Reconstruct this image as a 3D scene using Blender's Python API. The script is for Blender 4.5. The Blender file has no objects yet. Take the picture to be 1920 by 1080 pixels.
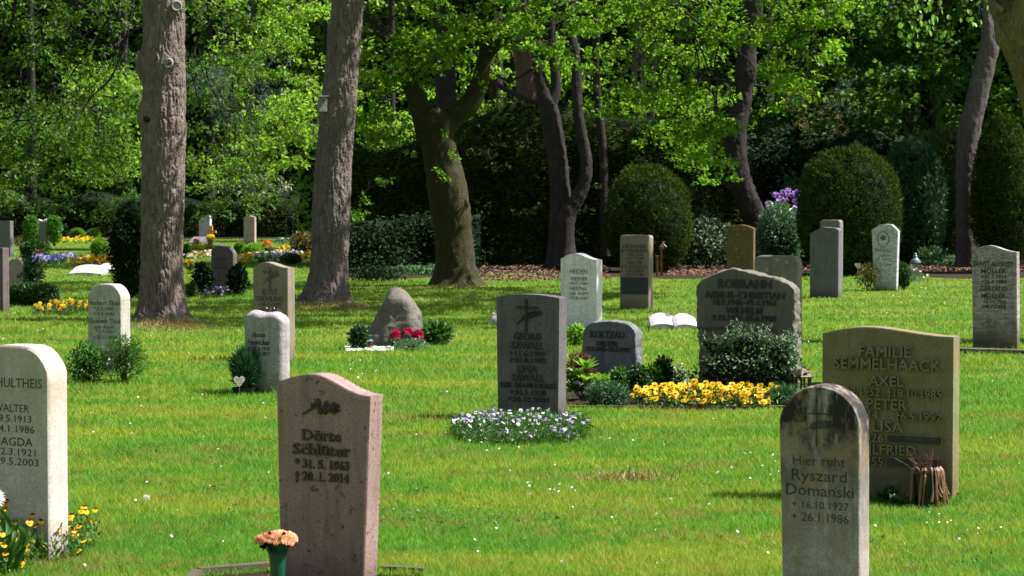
import bpy, math, random
import numpy as np
from mathutils import Vector, Matrix

# ------------------------------------------------------------------ camera, sky, sun, exposure
S = bpy.context.scene
COL = S.collection
F, CX, CY, HOR, EYE = 4000.0, 960.0, 540.0, 385.0, 1.6      # focal length in pixels of the 1920 px photograph
PITCH = math.atan((CY - HOR) / F)
cam_data = bpy.data.cameras.new('camera')
cam_data.sensor_width = 36.0
cam_data.lens = F / 1920.0 * 36.0
cam_data.clip_start = 0.2
cam_data.clip_end = 900.0
cam_data.dof.use_dof = True
cam_data.dof.focus_distance = 15.0
cam_data.dof.aperture_fstop = 9.0
cam = bpy.data.objects.new('camera', cam_data)
COL.objects.link(cam)
cam.location = (0, 0, EYE)
cam.rotation_euler = (math.pi / 2 - PITCH, 0, 0)
S.camera = cam

SUN_AZ, SUN_EL = math.radians(3), math.radians(54)          # azimuth measured from +X towards +Y
world = bpy.data.worlds.new('World'); S.world = world; world.use_nodes = True
wn = world.node_tree; wn.nodes.clear()
sky = wn.nodes.new('ShaderNodeTexSky'); sky.sky_type = 'NISHITA'; sky.sun_disc = False
sky.sun_elevation = SUN_EL; sky.sun_rotation = math.pi / 2 - SUN_AZ
sky.air_density = 1.0; sky.dust_density = 1.5; sky.ozone_density = 1.0
bg = wn.nodes.new('ShaderNodeBackground'); bg.inputs['Strength'].default_value = 0.054
wo = wn.nodes.new('ShaderNodeOutputWorld')
hsv = wn.nodes.new('ShaderNodeHueSaturation'); hsv.inputs['Saturation'].default_value = 0.62
wn.links.new(sky.outputs[0], hsv.inputs['Color']); wn.links.new(hsv.outputs[0], bg.inputs[0]); wn.links.new(bg.outputs[0], wo.inputs[0])
sun_d = bpy.data.lights.new('sun', 'SUN'); sun_d.energy = 5.0; sun_d.angle = math.radians(0.5)
sun_d.color = (1.0, 0.98, 0.935)
sun = bpy.data.objects.new('sun', sun_d); COL.objects.link(sun)
sdir = Vector((math.cos(SUN_AZ) * math.cos(SUN_EL), math.sin(SUN_AZ) * math.cos(SUN_EL), math.sin(SUN_EL)))
sun.rotation_euler = sdir.to_track_quat('Z', 'Y').to_euler()
sun.location = sdir * 60
S.view_settings.view_transform = 'Standard'; S.view_settings.look = 'None'
S.view_settings.exposure = 1.18; S.view_settings.gamma = 1.0
S.render.engine = 'CYCLES'
S.cycles.use_denoising = True
S.cycles.max_bounces = 6; S.cycles.diffuse_bounces = 3; S.cycles.glossy_bounces = 2
S.cycles.transmission_bounces = 4; S.cycles.transparent_max_bounces = 6
S.cycles.caustics_reflective = False; S.cycles.caustics_refractive = False

# ------------------------------------------------------------------ placing
def ray(px, py):
    x = (px - CX) / F; y = (CY - py) / F
    c, s = math.cos(PITCH), math.sin(PITCH)
    return Vector((x, c + y * s, -s + y * c))
def G(px, py, z=0.0):
    d = ray(px, py); t = (EYE - z) / -d.z
    return Vector((d.x * t, d.y * t, z))
def P(px, py, Y):
    d = ray(px, py); t = Y / d.y
    return Vector((d.x * t, Y, EYE + d.z * t))
def DIST(py): return G(CX, py).y

R = random.Random(7)
NR = np.random.default_rng(11)

# ------------------------------------------------------------------ numpy value noise
def _h(ix, iy, iz):
    h = (ix * 374761393 + iy * 668265263 + iz * 2147483647 % 4294967291 + iz * 1274126177) & 0xffffffff
    h = ((h ^ (h >> 13)) * 1274126177) & 0xffffffff
    return ((h ^ (h >> 16)) & 0xffff) / 65535.0
def vnoise(p, sc=(1, 1, 1), seed=0):
    q = np.asarray(p, dtype=np.float64) * np.array(sc) + 91.7 + seed * 17.31
    i = np.floor(q).astype(np.int64); f = q - i; f = f * f * (3 - 2 * f)
    x, y, z = i[..., 0], i[..., 1], i[..., 2]
    fx, fy, fz = f[..., 0], f[..., 1], f[..., 2]
    def L(a, b, t): return a + (b - a) * t
    return L(L(L(_h(x, y, z), _h(x + 1, y, z), fx), L(_h(x, y + 1, z), _h(x + 1, y + 1, z), fx), fy),
             L(L(_h(x, y, z + 1), _h(x + 1, y, z + 1), fx), L(_h(x, y + 1, z + 1), _h(x + 1, y + 1, z + 1), fx), fy), fz)
def fnoise(p, sc, octv=3, seed=0):
    a, t, s = 0, 1.0, 0
    for k in range(octv):
        a = a + t * vnoise(p, [c * 2.03 ** k for c in sc], seed + k * 5); s += t; t *= .5
    return a / s - 0.5

# ------------------------------------------------------------------ materials
class M:
    def __init__(s, name):
        s.m = bpy.data.materials.new(name); s.m.use_nodes = True; s.t = s.m.node_tree; s.t.nodes.clear()
        s.out = s.n('ShaderNodeOutputMaterial'); s._c = None
    def n(s, ty, **kw):
        o = s.t.nodes.new(ty)
        for k, v in kw.items(): setattr(o, k, v)
        return o
    def l(s, a, b): s.t.links.new(a, b)
    def coord(s, scale=(1, 1, 1), world=False):
        src = s.n('ShaderNodeNewGeometry').outputs['Position'] if world else s.n('ShaderNodeTexCoord').outputs['Object']
        mp = s.n('ShaderNodeMapping'); mp.inputs['Scale'].default_value = scale
        s.l(src, mp.inputs['Vector']); return mp.outputs[0]
    def noise(s, scale, vec, detail=3, rough=.55):
        o = s.n('ShaderNodeTexNoise'); o.inputs['Scale'].default_value = scale
        o.inputs['Detail'].default_value = detail; o.inputs['Roughness'].default_value = rough
        s.l(vec, o.inputs['Vector']); return o.outputs['Fac']
    def voro(s, scale, vec, feature='F1', out='Distance'):
        o = s.n('ShaderNodeTexVoronoi', feature=feature); o.inputs['Scale'].default_value = scale
        s.l(vec, o.inputs['Vector']); return o.outputs[out]
    def ramp(s, fac, stops):
        o = s.n('ShaderNodeValToRGB'); e = o.color_ramp.elements
        while len(e) < len(stops): e.new(0.5)
        for k, (p, c) in enumerate(stops):
            e[k].position = p
            e[k].color = (c, c, c, 1) if isinstance(c, (int, float)) else (*c, 1)
        s.l(fac, o.inputs[0]); return o.outputs[0]
    def mix(s, fac, a, b, mode='MIX'):
        o = s.n('ShaderNodeMix', data_type='RGBA', blend_type=mode)
        for sock, v in ((o.inputs[0], fac), (o.inputs[6], a), (o.inputs[7], b)):
            if isinstance(v, (int, float)): sock.default_value = v
            elif isinstance(v, tuple): sock.default_value = (*v, 1)
            else: s.l(v, sock)
        return o.outputs[2]
    def math(s, op, a, b=None, clamp=False):
        o = s.n('ShaderNodeMath', operation=op, use_clamp=clamp)
        for sock, v in zip(o.inputs, (a, b)):
            if v is None: continue
            if isinstance(v, (int, float)): sock.default_value = v
            else: s.l(v, sock)
        return o.outputs[0]
    def bump(s, h, strength=.3, dist=.01, prev=None):
        o = s.n('ShaderNodeBump'); o.inputs['Strength'].default_value = strength; o.inputs['Distance'].default_value = dist
        s.l(h, o.inputs['Height'])
        if prev is not None: s.l(prev, o.inputs['Normal'])
        return o.outputs[0]
    def bsdf(s, col, rough=.6, spec=.4, normal=None, metal=0, trans=None, tcol=None):
        b = s.n('ShaderNodeBsdfPrincipled')
        if isinstance(col, tuple): b.inputs['Base Color'].default_value = (*col, 1)
        else: s.l(col, b.inputs['Base Color'])
        if isinstance(rough, (int, float)): b.inputs['Roughness'].default_value = rough
        else: s.l(rough, b.inputs['Roughness'])
        b.inputs['Specular IOR Level'].default_value = spec; b.inputs['Metallic'].default_value = metal
        if normal is not None: s.l(normal, b.inputs['Normal'])
        r = b.outputs[0]
        if trans:
            t = s.n('ShaderNodeBsdfTranslucent')
            c = tcol if tcol is not None else col
            if isinstance(c, tuple): t.inputs[0].default_value = (*c, 1)
            else: s.l(c, t.inputs[0])
            mx = s.n('ShaderNodeMixShader'); mx.inputs[0].default_value = trans
            s.l(r, mx.inputs[1]); s.l(t.outputs[0], mx.inputs[2]); r = mx.outputs[0]
        s.l(r, s.out.inputs[0]); return s.m

def leaf_mat(name, stops, rough=.5, spec=.35, trans=.38, patch=None, gain=1.5):
    m = M(name)
    g = m.n('ShaderNodeNewGeometry')
    c = m.ramp(g.outputs['Random Per Island'], [(i / max(1, len(stops) - 1), s) for i, s in enumerate(stops)])
    v = m.coord((1, 1, 1), True)
    n = m.noise(1.3, v, 2)
    c = m.mix(m.ramp(n, [(.35, .0), (.7, .45)]), c, patch or tuple(x * .55 for x in stops[0]))
    tc = m.mix(1.0, c, (gain, gain, gain * .55), 'MULTIPLY')
    return m.bsdf(c, rough, spec, trans=trans, tcol=tc)

def plain(name, col, rough=.6, spec=.4, metal=0, var=.25, scale=30, bump=.2, trans=None):
    m = M(name); v = m.coord()
    n = m.noise(scale, v, 4)
    c = m.mix(m.ramp(n, [(.3, 0.0), (.7, 1.0)]), tuple(x * (1 - var) for x in col), tuple(min(1, x * (1 + var)) for x in col))
    return m.bsdf(c, rough, spec, m.bump(n, bump, .004) if bump else None, metal, trans)

def stone(name, c1, c2, dark=None, fine=160, speck=.5, blotch=6, bump=.25, rough=.75, spec=.3,
          streak=None, streak_amt=.7, base_stain=None, moss=None, vein=None, zt=1.0, lichen=None, foot=True):
    """c1/c2 mineral colours, dark = dark grains, streak = rain stains running down from the top edge"""
    m = M(name); v = m.coord()
    n = m.noise(fine, v, 3, .7)
    c = m.mix(m.ramp(n, [(.38, 0.0), (.62, 1.0)]), c1, c2)
    b = m.noise(blotch, v, 5, .6)
    c = m.mix(m.ramp(b, [(.35, 0.0), (.75, .5)]), c, tuple(x * .6 for x in c1))
    if dark:
        w = m.voro(fine * .55, v)
        n2 = m.noise(fine * .33, v, 3, .7)
        f = m.math('MULTIPLY', m.ramp(w, [(.12, 1.0), (.32, 0.0)]), m.ramp(n2, [(.5, 0.0), (.58, 1.0)]))
        c = m.mix(m.math('MULTIPLY', f, speck), c, dark)
        n3 = m.noise(fine * .2, v, 2, .8)
        c = m.mix(m.ramp(n3, [(.62, 0.0), (.68, speck * .8)]), c, dark)
    if vein:
        vv = m.coord((1.0, 1.0, 3.2))
        k = m.n('ShaderNodeTexNoise'); k.inputs['Scale'].default_value = 4.0; k.inputs['Detail'].default_value = 6
        k.inputs['Distortion'].default_value = 1.6; m.l(vv, k.inputs['Vector'])
        c = m.mix(m.ramp(k.outputs['Fac'], [(.42, 0.0), (.5, .75), (.58, 0.0)]), c, vein)
    if streak:
        sp = m.n('ShaderNodeSeparateXYZ'); m.l(m.n('ShaderNodeTexCoord').outputs['Object'], sp.inputs[0])
        vv = m.coord((1, 1, .16)); s1 = m.noise(26, vv, 4, .65)
        s2 = m.noise(7, m.coord((1, 1, .5)), 4, .6)
        top = m.math('DIVIDE', sp.outputs['Z'], zt)
        grad = m.ramp(top, [(.2, 0.0), (.5, .45), (.8, 1.0)])
        f = m.math('MULTIPLY', m.ramp(m.math('ADD', m.math('MULTIPLY', s1, .55), m.math('MULTIPLY', s2, .45)), [(.40, 0.0), (.50, 1.0)]), grad)
        c = m.mix(m.math('MULTIPLY', f, streak_amt), c, streak)
    if base_stain:
        sp = m.n('ShaderNodeSeparateXYZ'); m.l(m.n('ShaderNodeTexCoord').outputs['Object'], sp.inputs[0])
        nn = m.noise(5, v, 4)
        z = m.math('ADD', m.math('DIVIDE', sp.outputs['Z'], zt), m.math('MULTIPLY', nn, .5))
        c = m.mix(m.ramp(z, [(.3, .85), (.62, 0.0)]), c, base_stain)
    if not streak:      # faint rain marks
        s1 = m.noise(22, m.coord((1, 1, .14)), 4, .65)
        c = m.mix(m.ramp(s1, [(.48, 0.0), (.66, .42)]), c, tuple(x * .5 for x in c1))
    sz = m.n('ShaderNodeSeparateXYZ'); m.l(m.n('ShaderNodeTexCoord').outputs['Object'], sz.inputs[0])
    zz = m.math('ADD', sz.outputs['Z'], m.math('MULTIPLY', m.noise(7, v, 4), .22))      # splashed soil and algae at the foot
    c = m.mix(m.ramp(zz, [(.10, .75 if foot else 0.0), (.30, 0.0)]), c, (.07, .065, .035))
    if moss:
        nm = m.noise(9, v, 5, .7)
        c = m.mix(m.ramp(nm, [(.47, 0.0), (.62, .8)]), c, moss)
    if lichen:
        nm = m.noise(20, v, 2, .5)
        c = m.mix(m.ramp(nm, [(.64, 0.0), (.70, .8)]), c, lichen)
    c = m.mix(1.0, c, (1.04, .935, 1.0), 'MULTIPLY')
    nb = m.bump(n, bump, .003)
    nb = m.bump(b, bump, .012, nb)
    return m.bsdf(c, rough, spec, nb)

# ------------------------------------------------------------------ object helpers
def tag(o, label=None, cat=None, group=None, kind=None):
    if label: o['label'] = label
    if cat: o['category'] = cat
    if group: o['group'] = group
    if kind: o['kind'] = kind
    return o
def thing(name, loc, label, cat, group=None, rz=0.0):
    o = bpy.data.objects.new(name, None); COL.objects.link(o)
    o.empty_display_size = .1
    o.location = loc; o.rotation_euler = (0, 0, rz)
    return tag(o, label, cat, group)
def link(name, me, parent=None, loc=None, rot=None, scale=None, kind=None):
    o = bpy.data.objects.new(name, me); COL.objects.link(o)
    if parent is not None: o.parent = parent
    if loc is not None: o.location = loc
    if rot is not None: o.rotation_euler = rot
    if scale is not None: o.scale = scale if isinstance(scale, (tuple, list)) else (scale,) * 3
    if kind: o['kind'] = kind
    return o
def np_mesh(name, V, Fc, mats, smooth=False, mi=None, sharp=None):
    """V (n,3), Fc: array (m,k) of equal-sized faces or a list of lists"""
    me = bpy.data.meshes.new(name)
    V = np.asarray(V, dtype=np.float32).reshape(-1, 3)
    if isinstance(Fc, np.ndarray):
        m_, k = Fc.shape
        me.vertices.add(len(V)); me.vertices.foreach_set('co', V.ravel())
        me.loops.add(m_ * k); me.loops.foreach_set('vertex_index', Fc.astype(np.int32).ravel())
        me.polygons.add(m_); me.polygons.foreach_set('loop_start', np.arange(0, m_ * k, k, dtype=np.int32))
        me.update(calc_edges=True)
    else:
        me.from_pydata(V.tolist(), [], [list(f) for f in Fc]); me.update()
    for m in (mats if isinstance(mats, (list, tuple)) else [mats]): me.materials.append(m)
    if mi is not None: me.polygons.foreach_set('material_index', np.asarray(mi, dtype=np.int32))
    me.polygons.foreach_set('use_smooth', np.full(len(me.polygons), bool(smooth)))
    if sharp is not None: me.set_sharp_from_angle(angle=math.radians(sharp))
    return me

class MB:
    """collects simple solids for one mesh"""
    def __init__(s): s.v = []; s.f = []; s.mi = []; s.cur = 0
    def add(s, vs, fs):
        b = len(s.v); s.v += [tuple(v) for v in vs]; s.f += [[i + b for i in f] for f in fs]; s.mi += [s.cur] * len(fs)
    def box(s, c, d, rz=0, jit=0):
        hx, hy, hz = d[0] / 2, d[1] / 2, d[2] / 2; cs, sn = math.cos(rz), math.sin(rz); vs = []
        for z in (-hz, hz):
            for x, y in ((-hx, -hy), (hx, -hy), (hx, hy), (-hx, hy)):
                vs.append((c[0] + x * cs - y * sn + R.uniform(-jit, jit), c[1] + x * sn + y * cs + R.uniform(-jit, jit), c[2] + z + R.uniform(-jit, jit)))
        s.add(vs, [(3, 2, 1, 0), (4, 5, 6, 7), (0, 1, 5, 4), (1, 2, 6, 5), (2, 3, 7, 6), (3, 0, 4, 7)])
    def lathe(s, prof, n=24, c=(0, 0, 0), caps=True):
        vs = []
        for r, z in prof:
            for k in range(n):
                a = 2 * math.pi * k / n; vs.append((c[0] + r * math.cos(a), c[1] + r * math.sin(a), c[2] + z))
        fs = [(i * n + k, i * n + (k + 1) % n, (i + 1) * n + (k + 1) % n, (i + 1) * n + k) for i in range(len(prof) - 1) for k in range(n)]
        if caps: fs += [tuple(range(n - 1, -1, -1)), tuple((len(prof) - 1) * n + k for k in range(n))]
        s.add(vs, fs)
    def tube(s, pts, rad, n=6):
        pts = [Vector(p) for p in pts]; vs = []; up = Vector((.13, .27, 1)).normalized()
        for i, p in enumerate(pts):
            t = (pts[min(i + 1, len(pts) - 1)] - pts[max(i - 1, 0)]).normalized()
            a = t.cross(up)
            if a.length < .05: a = t.cross(Vector((1, 0, 0)))
            a.normalize(); b = t.cross(a)
            r = rad[i] if isinstance(rad, (list, tuple)) else rad
            for k in range(n):
                q = 2 * math.pi * k / n; vs.append(p + a * (r * math.cos(q)) + b * (r * math.sin(q)))
        fs = [(i * n + k, i * n + (k + 1) % n, (i + 1) * n + (k + 1) % n, (i + 1) * n + k) for i in range(len(pts) - 1) for k in range(n)]
        fs += [tuple(range(n - 1, -1, -1)), tuple((len(pts) - 1) * n + k for k in range(n))]
        s.add(vs, fs)
    def prism(s, outline, y0, y1):
        n = len(outline)
        s.add([(x, y0, z) for x, z in outline] + [(x, y1, z) for x, z in outline],
              [tuple(range(n)), tuple(range(2 * n - 1, n - 1, -1))] + [(k, k + n, (k + 1) % n + n, (k + 1) % n) for k in range(n)])
    def mesh(s, name, mats, smooth=False, sharp=35):
        return np_mesh(name, s.v, s.f, mats, smooth, s.mi, sharp if smooth else None)

# leaf templates: axis +Y, normal +Z, unit length
def tpl(outline, fold=.12, curl=.1):
    v = [(0, 0, 0)] + [(x, y, abs(x) * fold * 2 - curl * y * y) for x, y in outline]
    n = len(outline)
    return np.array(v), np.array([(0, k, k + 1) for k in range(1, n)])
def sym(h):   # half outline (x,y) on the right side, from base to tip
    return [(x, y) for x, y in h] + [(0, 1)] + [(-x, y) for x, y in reversed(h)]
T_OVAL = tpl(sym([(.2, .3), (.22, .65)]))
T_ROUND = tpl(sym([(.36, .3), (.36, .7)]))
T_LONG = tpl(sym([(.11, .35), (.1, .75)]), .2, .35)
T_OAK = tpl(sym([(.1, .18), (.24, .36), (.14, .46), (.36, .68), (.2, .84)]), .1, .15)
T_MAPLE = tpl(sym([(.45, .12), (.2, .32), (.52, .55), (.18, .66)]), .08, .2)
T_TRI = (np.array([(-.11, 0, 0), (.11, 0, 0), (0, 1, 0)]), np.array([(0, 1, 2)]))
T_NEED = (np.array([(-.05, 0, 0), (.05, 0, 0), (0, 1, 0)]), np.array([(0, 1, 2)]))

def leafs(name, C, axis, normal, size, T, mat):
    """C (n,3) positions, axis (n,3) leaf directions, normal (n,3) wanted up sides, size (n,)"""
    C = np.asarray(C, float); n = len(C)
    a = np.asarray(axis, float); a = a / (np.linalg.norm(a, axis=1, keepdims=True) + 1e-9)
    nn = np.asarray(normal, float); x = np.cross(a, nn); x /= (np.linalg.norm(x, axis=1, keepdims=True) + 1e-9)
    z = np.cross(x, a)
    tv, tf = T; sz = np.asarray(size, float).reshape(-1, 1, 1)
    V = C[:, None, :] + sz * (tv[None, :, 0:1] * x[:, None, :] + tv[None, :, 1:2] * a[:, None, :] + tv[None, :, 2:3] * z[:, None, :])
    Fc = (np.arange(n)[:, None, None] * len(tv) + tf[None]).reshape(-1, tf.shape[1])
    return np_mesh(name, V.reshape(-1, 3), Fc, mat)
def rdir(n, up=0.0, seed=None):
    v = NR.normal(size=(n, 3)); v[:, 2] += up
    return v / np.linalg.norm(v, axis=1, keepdims=True)
# ------------------------------------------------------------------ lettering
_capH = None
def text_raw(body, depth, bold=0.0, shear=0.0, space=1.0):
    cu = bpy.data.curves.new('t', 'FONT'); cu.body = body; cu.size = 1.0; cu.resolution_u = 2
    cu.extrude = depth; cu.offset = bold; cu.shear = shear; cu.space_character = space
    o = bpy.data.objects.new('t', cu); me = bpy.data.meshes.new_from_object(o)
    n = len(me.vertices); V = np.zeros(n * 3, dtype=np.float32); me.vertices.foreach_get('co', V)
    fs = [list(p.vertices) for p in me.polygons]
    bpy.data.objects.remove(o); bpy.data.curves.remove(cu); bpy.data.meshes.remove(me)
    return V.reshape(-1, 3), fs
SERIF = {'D': [(.14, 0), (.14, 1)], 'r': [(.2, 0), (.16, .74)], 't': [(.55, 0)], 'l': [(.5, 0), (.3, 1.03)], 'h': [(.2, 0), (.8, 0), (.12, 1.03)],
         'u': [(.18, .74), (.72, .74), (.88, 0)], 'ü': [(.18, .74), (.72, .74), (.88, 0)], 'n': [(.2, 0), (.8, 0), (.14, .74)], '1': [(.5, 0)], '4': [(.62, 0)],
         '5': [(.6, 1)], '2': [(.8, .06)]}
def text_mesh(name, body, x0, x1, z0, z1, yf, depth, mat, bold=0.0, shear=0.0, serif=False, dagger=True):
    """lettering whose capitals fill [x0,x1] x [z0,z1] on the plane y = yf, standing proud by depth towards -y"""
    global _capH
    if _capH is None:
        v, _ = text_raw('H', 0.001); _capH = float(v[:, 1].max())
    V, fs = text_raw(body, 1.0, bold, shear)
    if serif:
        MBx = MB(); MBx.v = [tuple(v) for v in V]; MBx.f = fs
        pen = []
        for k, ch in enumerate(body):     # pen positions from the growing string
            if ch == ' ': continue
            a, _ = text_raw(body[:k + 1], .1, bold); b, _ = text_raw(ch, .1, bold)
            w = b[:, 0].max() - b[:, 0].min(); pen.append((ch, a[:, 0].max() - w, w))
        for ch, px, w in pen:
            for fx, fz in SERIF.get(ch, []):
                MBx.box((px + fx * w, fz * _capH + (-.03 if fz > .5 else .03), 0), (.26, .07, 1.98))
        V = np.array(MBx.v); fs = MBx.f
    lo, hi = V[:, 0].min(), V[:, 0].max()
    X = x0 + (V[:, 0] - lo) / (hi - lo) * (x1 - x0)
    Z = z0 + V[:, 1] / _capH * (z1 - z0)
    Y = yf - (V[:, 2] + 1) / 2 * depth + .0012
    return np_mesh(name, np.stack([X, Y, Z], 1), fs, mat)

# ------------------------------------------------------------------ gravestones
def prof_wave(u, a=.91, b=.92, pk=.38):
    u = np.asarray(u, float)
    l = a + (1 - a) * np.sin(np.clip(u / pk, 0, 1) * math.pi / 2) ** 1.0
    t = np.clip((u - pk) / (1 - pk), 0, 1)
    r = b + (1 - b) * (.5 + .5 * np.cos(t ** .9 * math.pi))
    return np.where(u < pk, l, r)
def prof_arc(u, e=.96): return 1 - (1 - e) * (2 * np.asarray(u) - 1) ** 2
def prof_flat(u, W, H, r, bow=0):
    x = np.minimum(u, 1 - u) * W; d = np.clip(r - x, 0, r)
    return 1 - (r - np.sqrt(np.maximum(r * r - d * d, 0))) / H - bow * (2 * np.asarray(u) - 1) ** 2
def prof_gable(u, W, H, pk=.43, e=.86, r=.06):
    base = np.where(u < pk, e + (1 - e) * (u / pk) ** .8, e - .01 + (1.01 - e) * ((1 - u) / (1 - pk)) ** .85)
    x = np.minimum(u, 1 - u) * W; d = np.clip(r - x, 0, r)
    return base - (r - np.sqrt(np.maximum(r * r - d * d, 0))) / H

class Stone:
    def __init__(s, name, px, pyb, face, side, top, prof, mat, label, a=26.5, group=None, rnd=.006, rough=0.0,
                 rough_edge=0.0, low=(0, 0), nu=34, nv=44, T=None, seed=0, step=None, cat='gravestone', sink=.04, rscale=9, edge_mat=None, build=True):
        s.Y = DIST(pyb); s.ppm = F / s.Y; s.px, s.pyb, s.face = px, pyb, face
        left = G(px, pyb); t = math.atan2(left.x, left.y); s.a = math.radians(a); rel = s.a - t
        s.W = face / s.ppm / math.cos(rel); s.T = T or side / s.ppm / math.sin(rel); s.H = (pyb - top) / s.ppm * .997
        s.rz = -s.a; rot = Matrix.Rotation(s.rz, 3, 'Z')
        s.loc = left + rot @ Vector((s.W / 2, s.T / 2, 0))
        W, T_, H = s.W, s.T, s.H
        s.o = None
        cu = (1 - np.cos(np.linspace(0, math.pi, nu))) / 2; cu = .5 * cu + .5 * np.linspace(0, 1, nu)
        cv = np.sin(np.linspace(0, math.pi / 2, nv)); cv = .5 * cv + .5 * np.linspace(0, 1, nv)
        f = prof(cu) if prof.__code__.co_argcount == 1 else prof(cu, W, H)
        U, Vv = np.meshgrid(cu, cv, indexing='ij')
        Z = -sink + Vv * (f[:, None] * H + sink)
        lowk = 1 - np.clip(Z / H, 0, 1)
        X = (U - .5) * W + U * low[1] * W * lowk * -1 + (1 - U) * low[0] * W * lowk
        dx = np.minimum(U, 1 - U) * W; dz = (1 - Vv) * H
        d = np.minimum(dx, dz); inset = np.where(d < rnd, rnd - np.sqrt(np.maximum(rnd ** 2 - (rnd - d) ** 2, 0)), 0)
        yf = -T_ / 2 + inset; yb = T_ / 2 - inset
        def disp(X, Y, Z, fr):
            p = np.stack([X, Y, Z], -1); n = fnoise(p, (rscale,) * 3, 4, seed); n2 = fnoise(p + 3.3, (rscale,) * 3, 4, seed + 9)
            e = np.where(d < .05, 1 - d / .05, 0) * rough_edge + rough
            return X + n2 * e * 1.2 * (1 if rough_edge or rough else 0), Y + n * (e * .5 + rough) * fr, Z + n2 * e * 1.0 * (Z > 0.02)
        if step is not None:       # rough ledge: below the line the face lies deeper
            line = step[0] + fnoise(np.stack([U * 3, U * 0, U * 0], -1), (1.6,) * 3, 4, 3) * step[2]
            k = np.clip((line * H - Z) / .012, 0, 1); yf = yf + k * step[1]
        Xf, Yf, Zf = disp(X, yf, Z, 1); Xb, Yb, Zb = disp(X, yb, Z, -1)
        V = [np.stack([Xf, Yf, Zf], -1).reshape(-1, 3), np.stack([Xb, Yb, Zb], -1).reshape(-1, 3)]
        fid = np.arange(nu * nv).reshape(nu, nv); bid = fid + nu * nv
        q = [np.stack([fid[:-1, :-1], fid[1:, :-1], fid[1:, 1:], fid[:-1, 1:]], -1).reshape(-1, 4),
             np.stack([bid[:-1, :-1], bid[:-1, 1:], bid[1:, 1:], bid[1:, :-1]], -1).reshape(-1, 4)]
        path = [(0, j) for j in range(nv)] + [(i, nv - 1) for i in range(1, nu)] + [(nu - 1, j) for j in range(nv - 2, -1, -1)]
        fi = np.array([fid[p] for p in path]); bi = np.array([bid[p] for p in path]); K = 6
        A = V[0][fi]; B = V[1][bi - nu * nv]; prev = fi; off = 2 * nu * nv
        for k in range(1, K + 1):
            if k < K:
                t = k / K; L = A + (B - A) * t
                if rough_edge or rough:
                    n = fnoise(L, (rscale,) * 3, 4, seed + 2)[:, None]
                    nrm = L * [1, 0, 1] - [0, 0, H / 2]; nrm = nrm / (np.linalg.norm(nrm, axis=1, keepdims=True) + 1e-6)
                    L = L + nrm * n * (rough_edge + rough) * 1.3 + nrm * math.sin(t * math.pi) * rnd * .12
                V.append(L); cur = off + np.arange(len(path)); off += len(path)
            else: cur = bi
            q.append(np.stack([prev[:-1], prev[1:], cur[1:], cur[:-1]], -1)); prev = cur
        s.me = np_mesh(name, np.concatenate(V), np.concatenate(q), mat, True, None, 40)
        s.o = thing(name, s.loc, label, cat, group, s.rz)
        s.body = link('slab', s.me, s.o)
        s.n = 0
    def lx(s, px): return (px - s.px) / s.face * s.W - s.W / 2
    def lz(s, py): return (s.pyb - py) / s.ppm
    def text(s, body, x0, x1, ytop, ybot, mat, depth=.006, **kw):
        inset = kw.pop('inset', 0)
        me = text_mesh('inscription', body, s.lx(x0), s.lx(x1), s.lz(ybot), s.lz(ytop), -s.T / 2 + inset, depth, mat, **kw)
        return link('inscription', me, s.o)
    def solid(s, name, outline, mat, depth=.007, inset=0):
        mb = MB(); mb.prism([(s.lx(x), s.lz(y)) for x, y in outline], -s.T / 2 - depth + inset, -s.T / 2 + .002 + inset)
        return link(name, mb.mesh(name, mat), s.o)
    def strip(s, name, pts, w, mat, depth=.006):     # several strokes in pixels
        mb = MB()
        for stroke in pts:
            for (x0, y0), (x1, y1) in zip(stroke[:-1], stroke[1:]):
                d = math.hypot(x1 - x0, y1 - y0) or 1; nx, ny = -(y1 - y0) / d * w / 2, (x1 - x0) / d * w / 2
                mb.prism([(s.lx(a), s.lz(b)) for a, b in ((x0 + nx, y0 + ny), (x0 - nx, y0 - ny), (x1 - nx, y1 - ny), (x1 + nx, y1 + ny))], -s.T / 2 - depth, -s.T / 2 + .002)
        return link(name, mb.mesh(name, mat), s.o)

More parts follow.
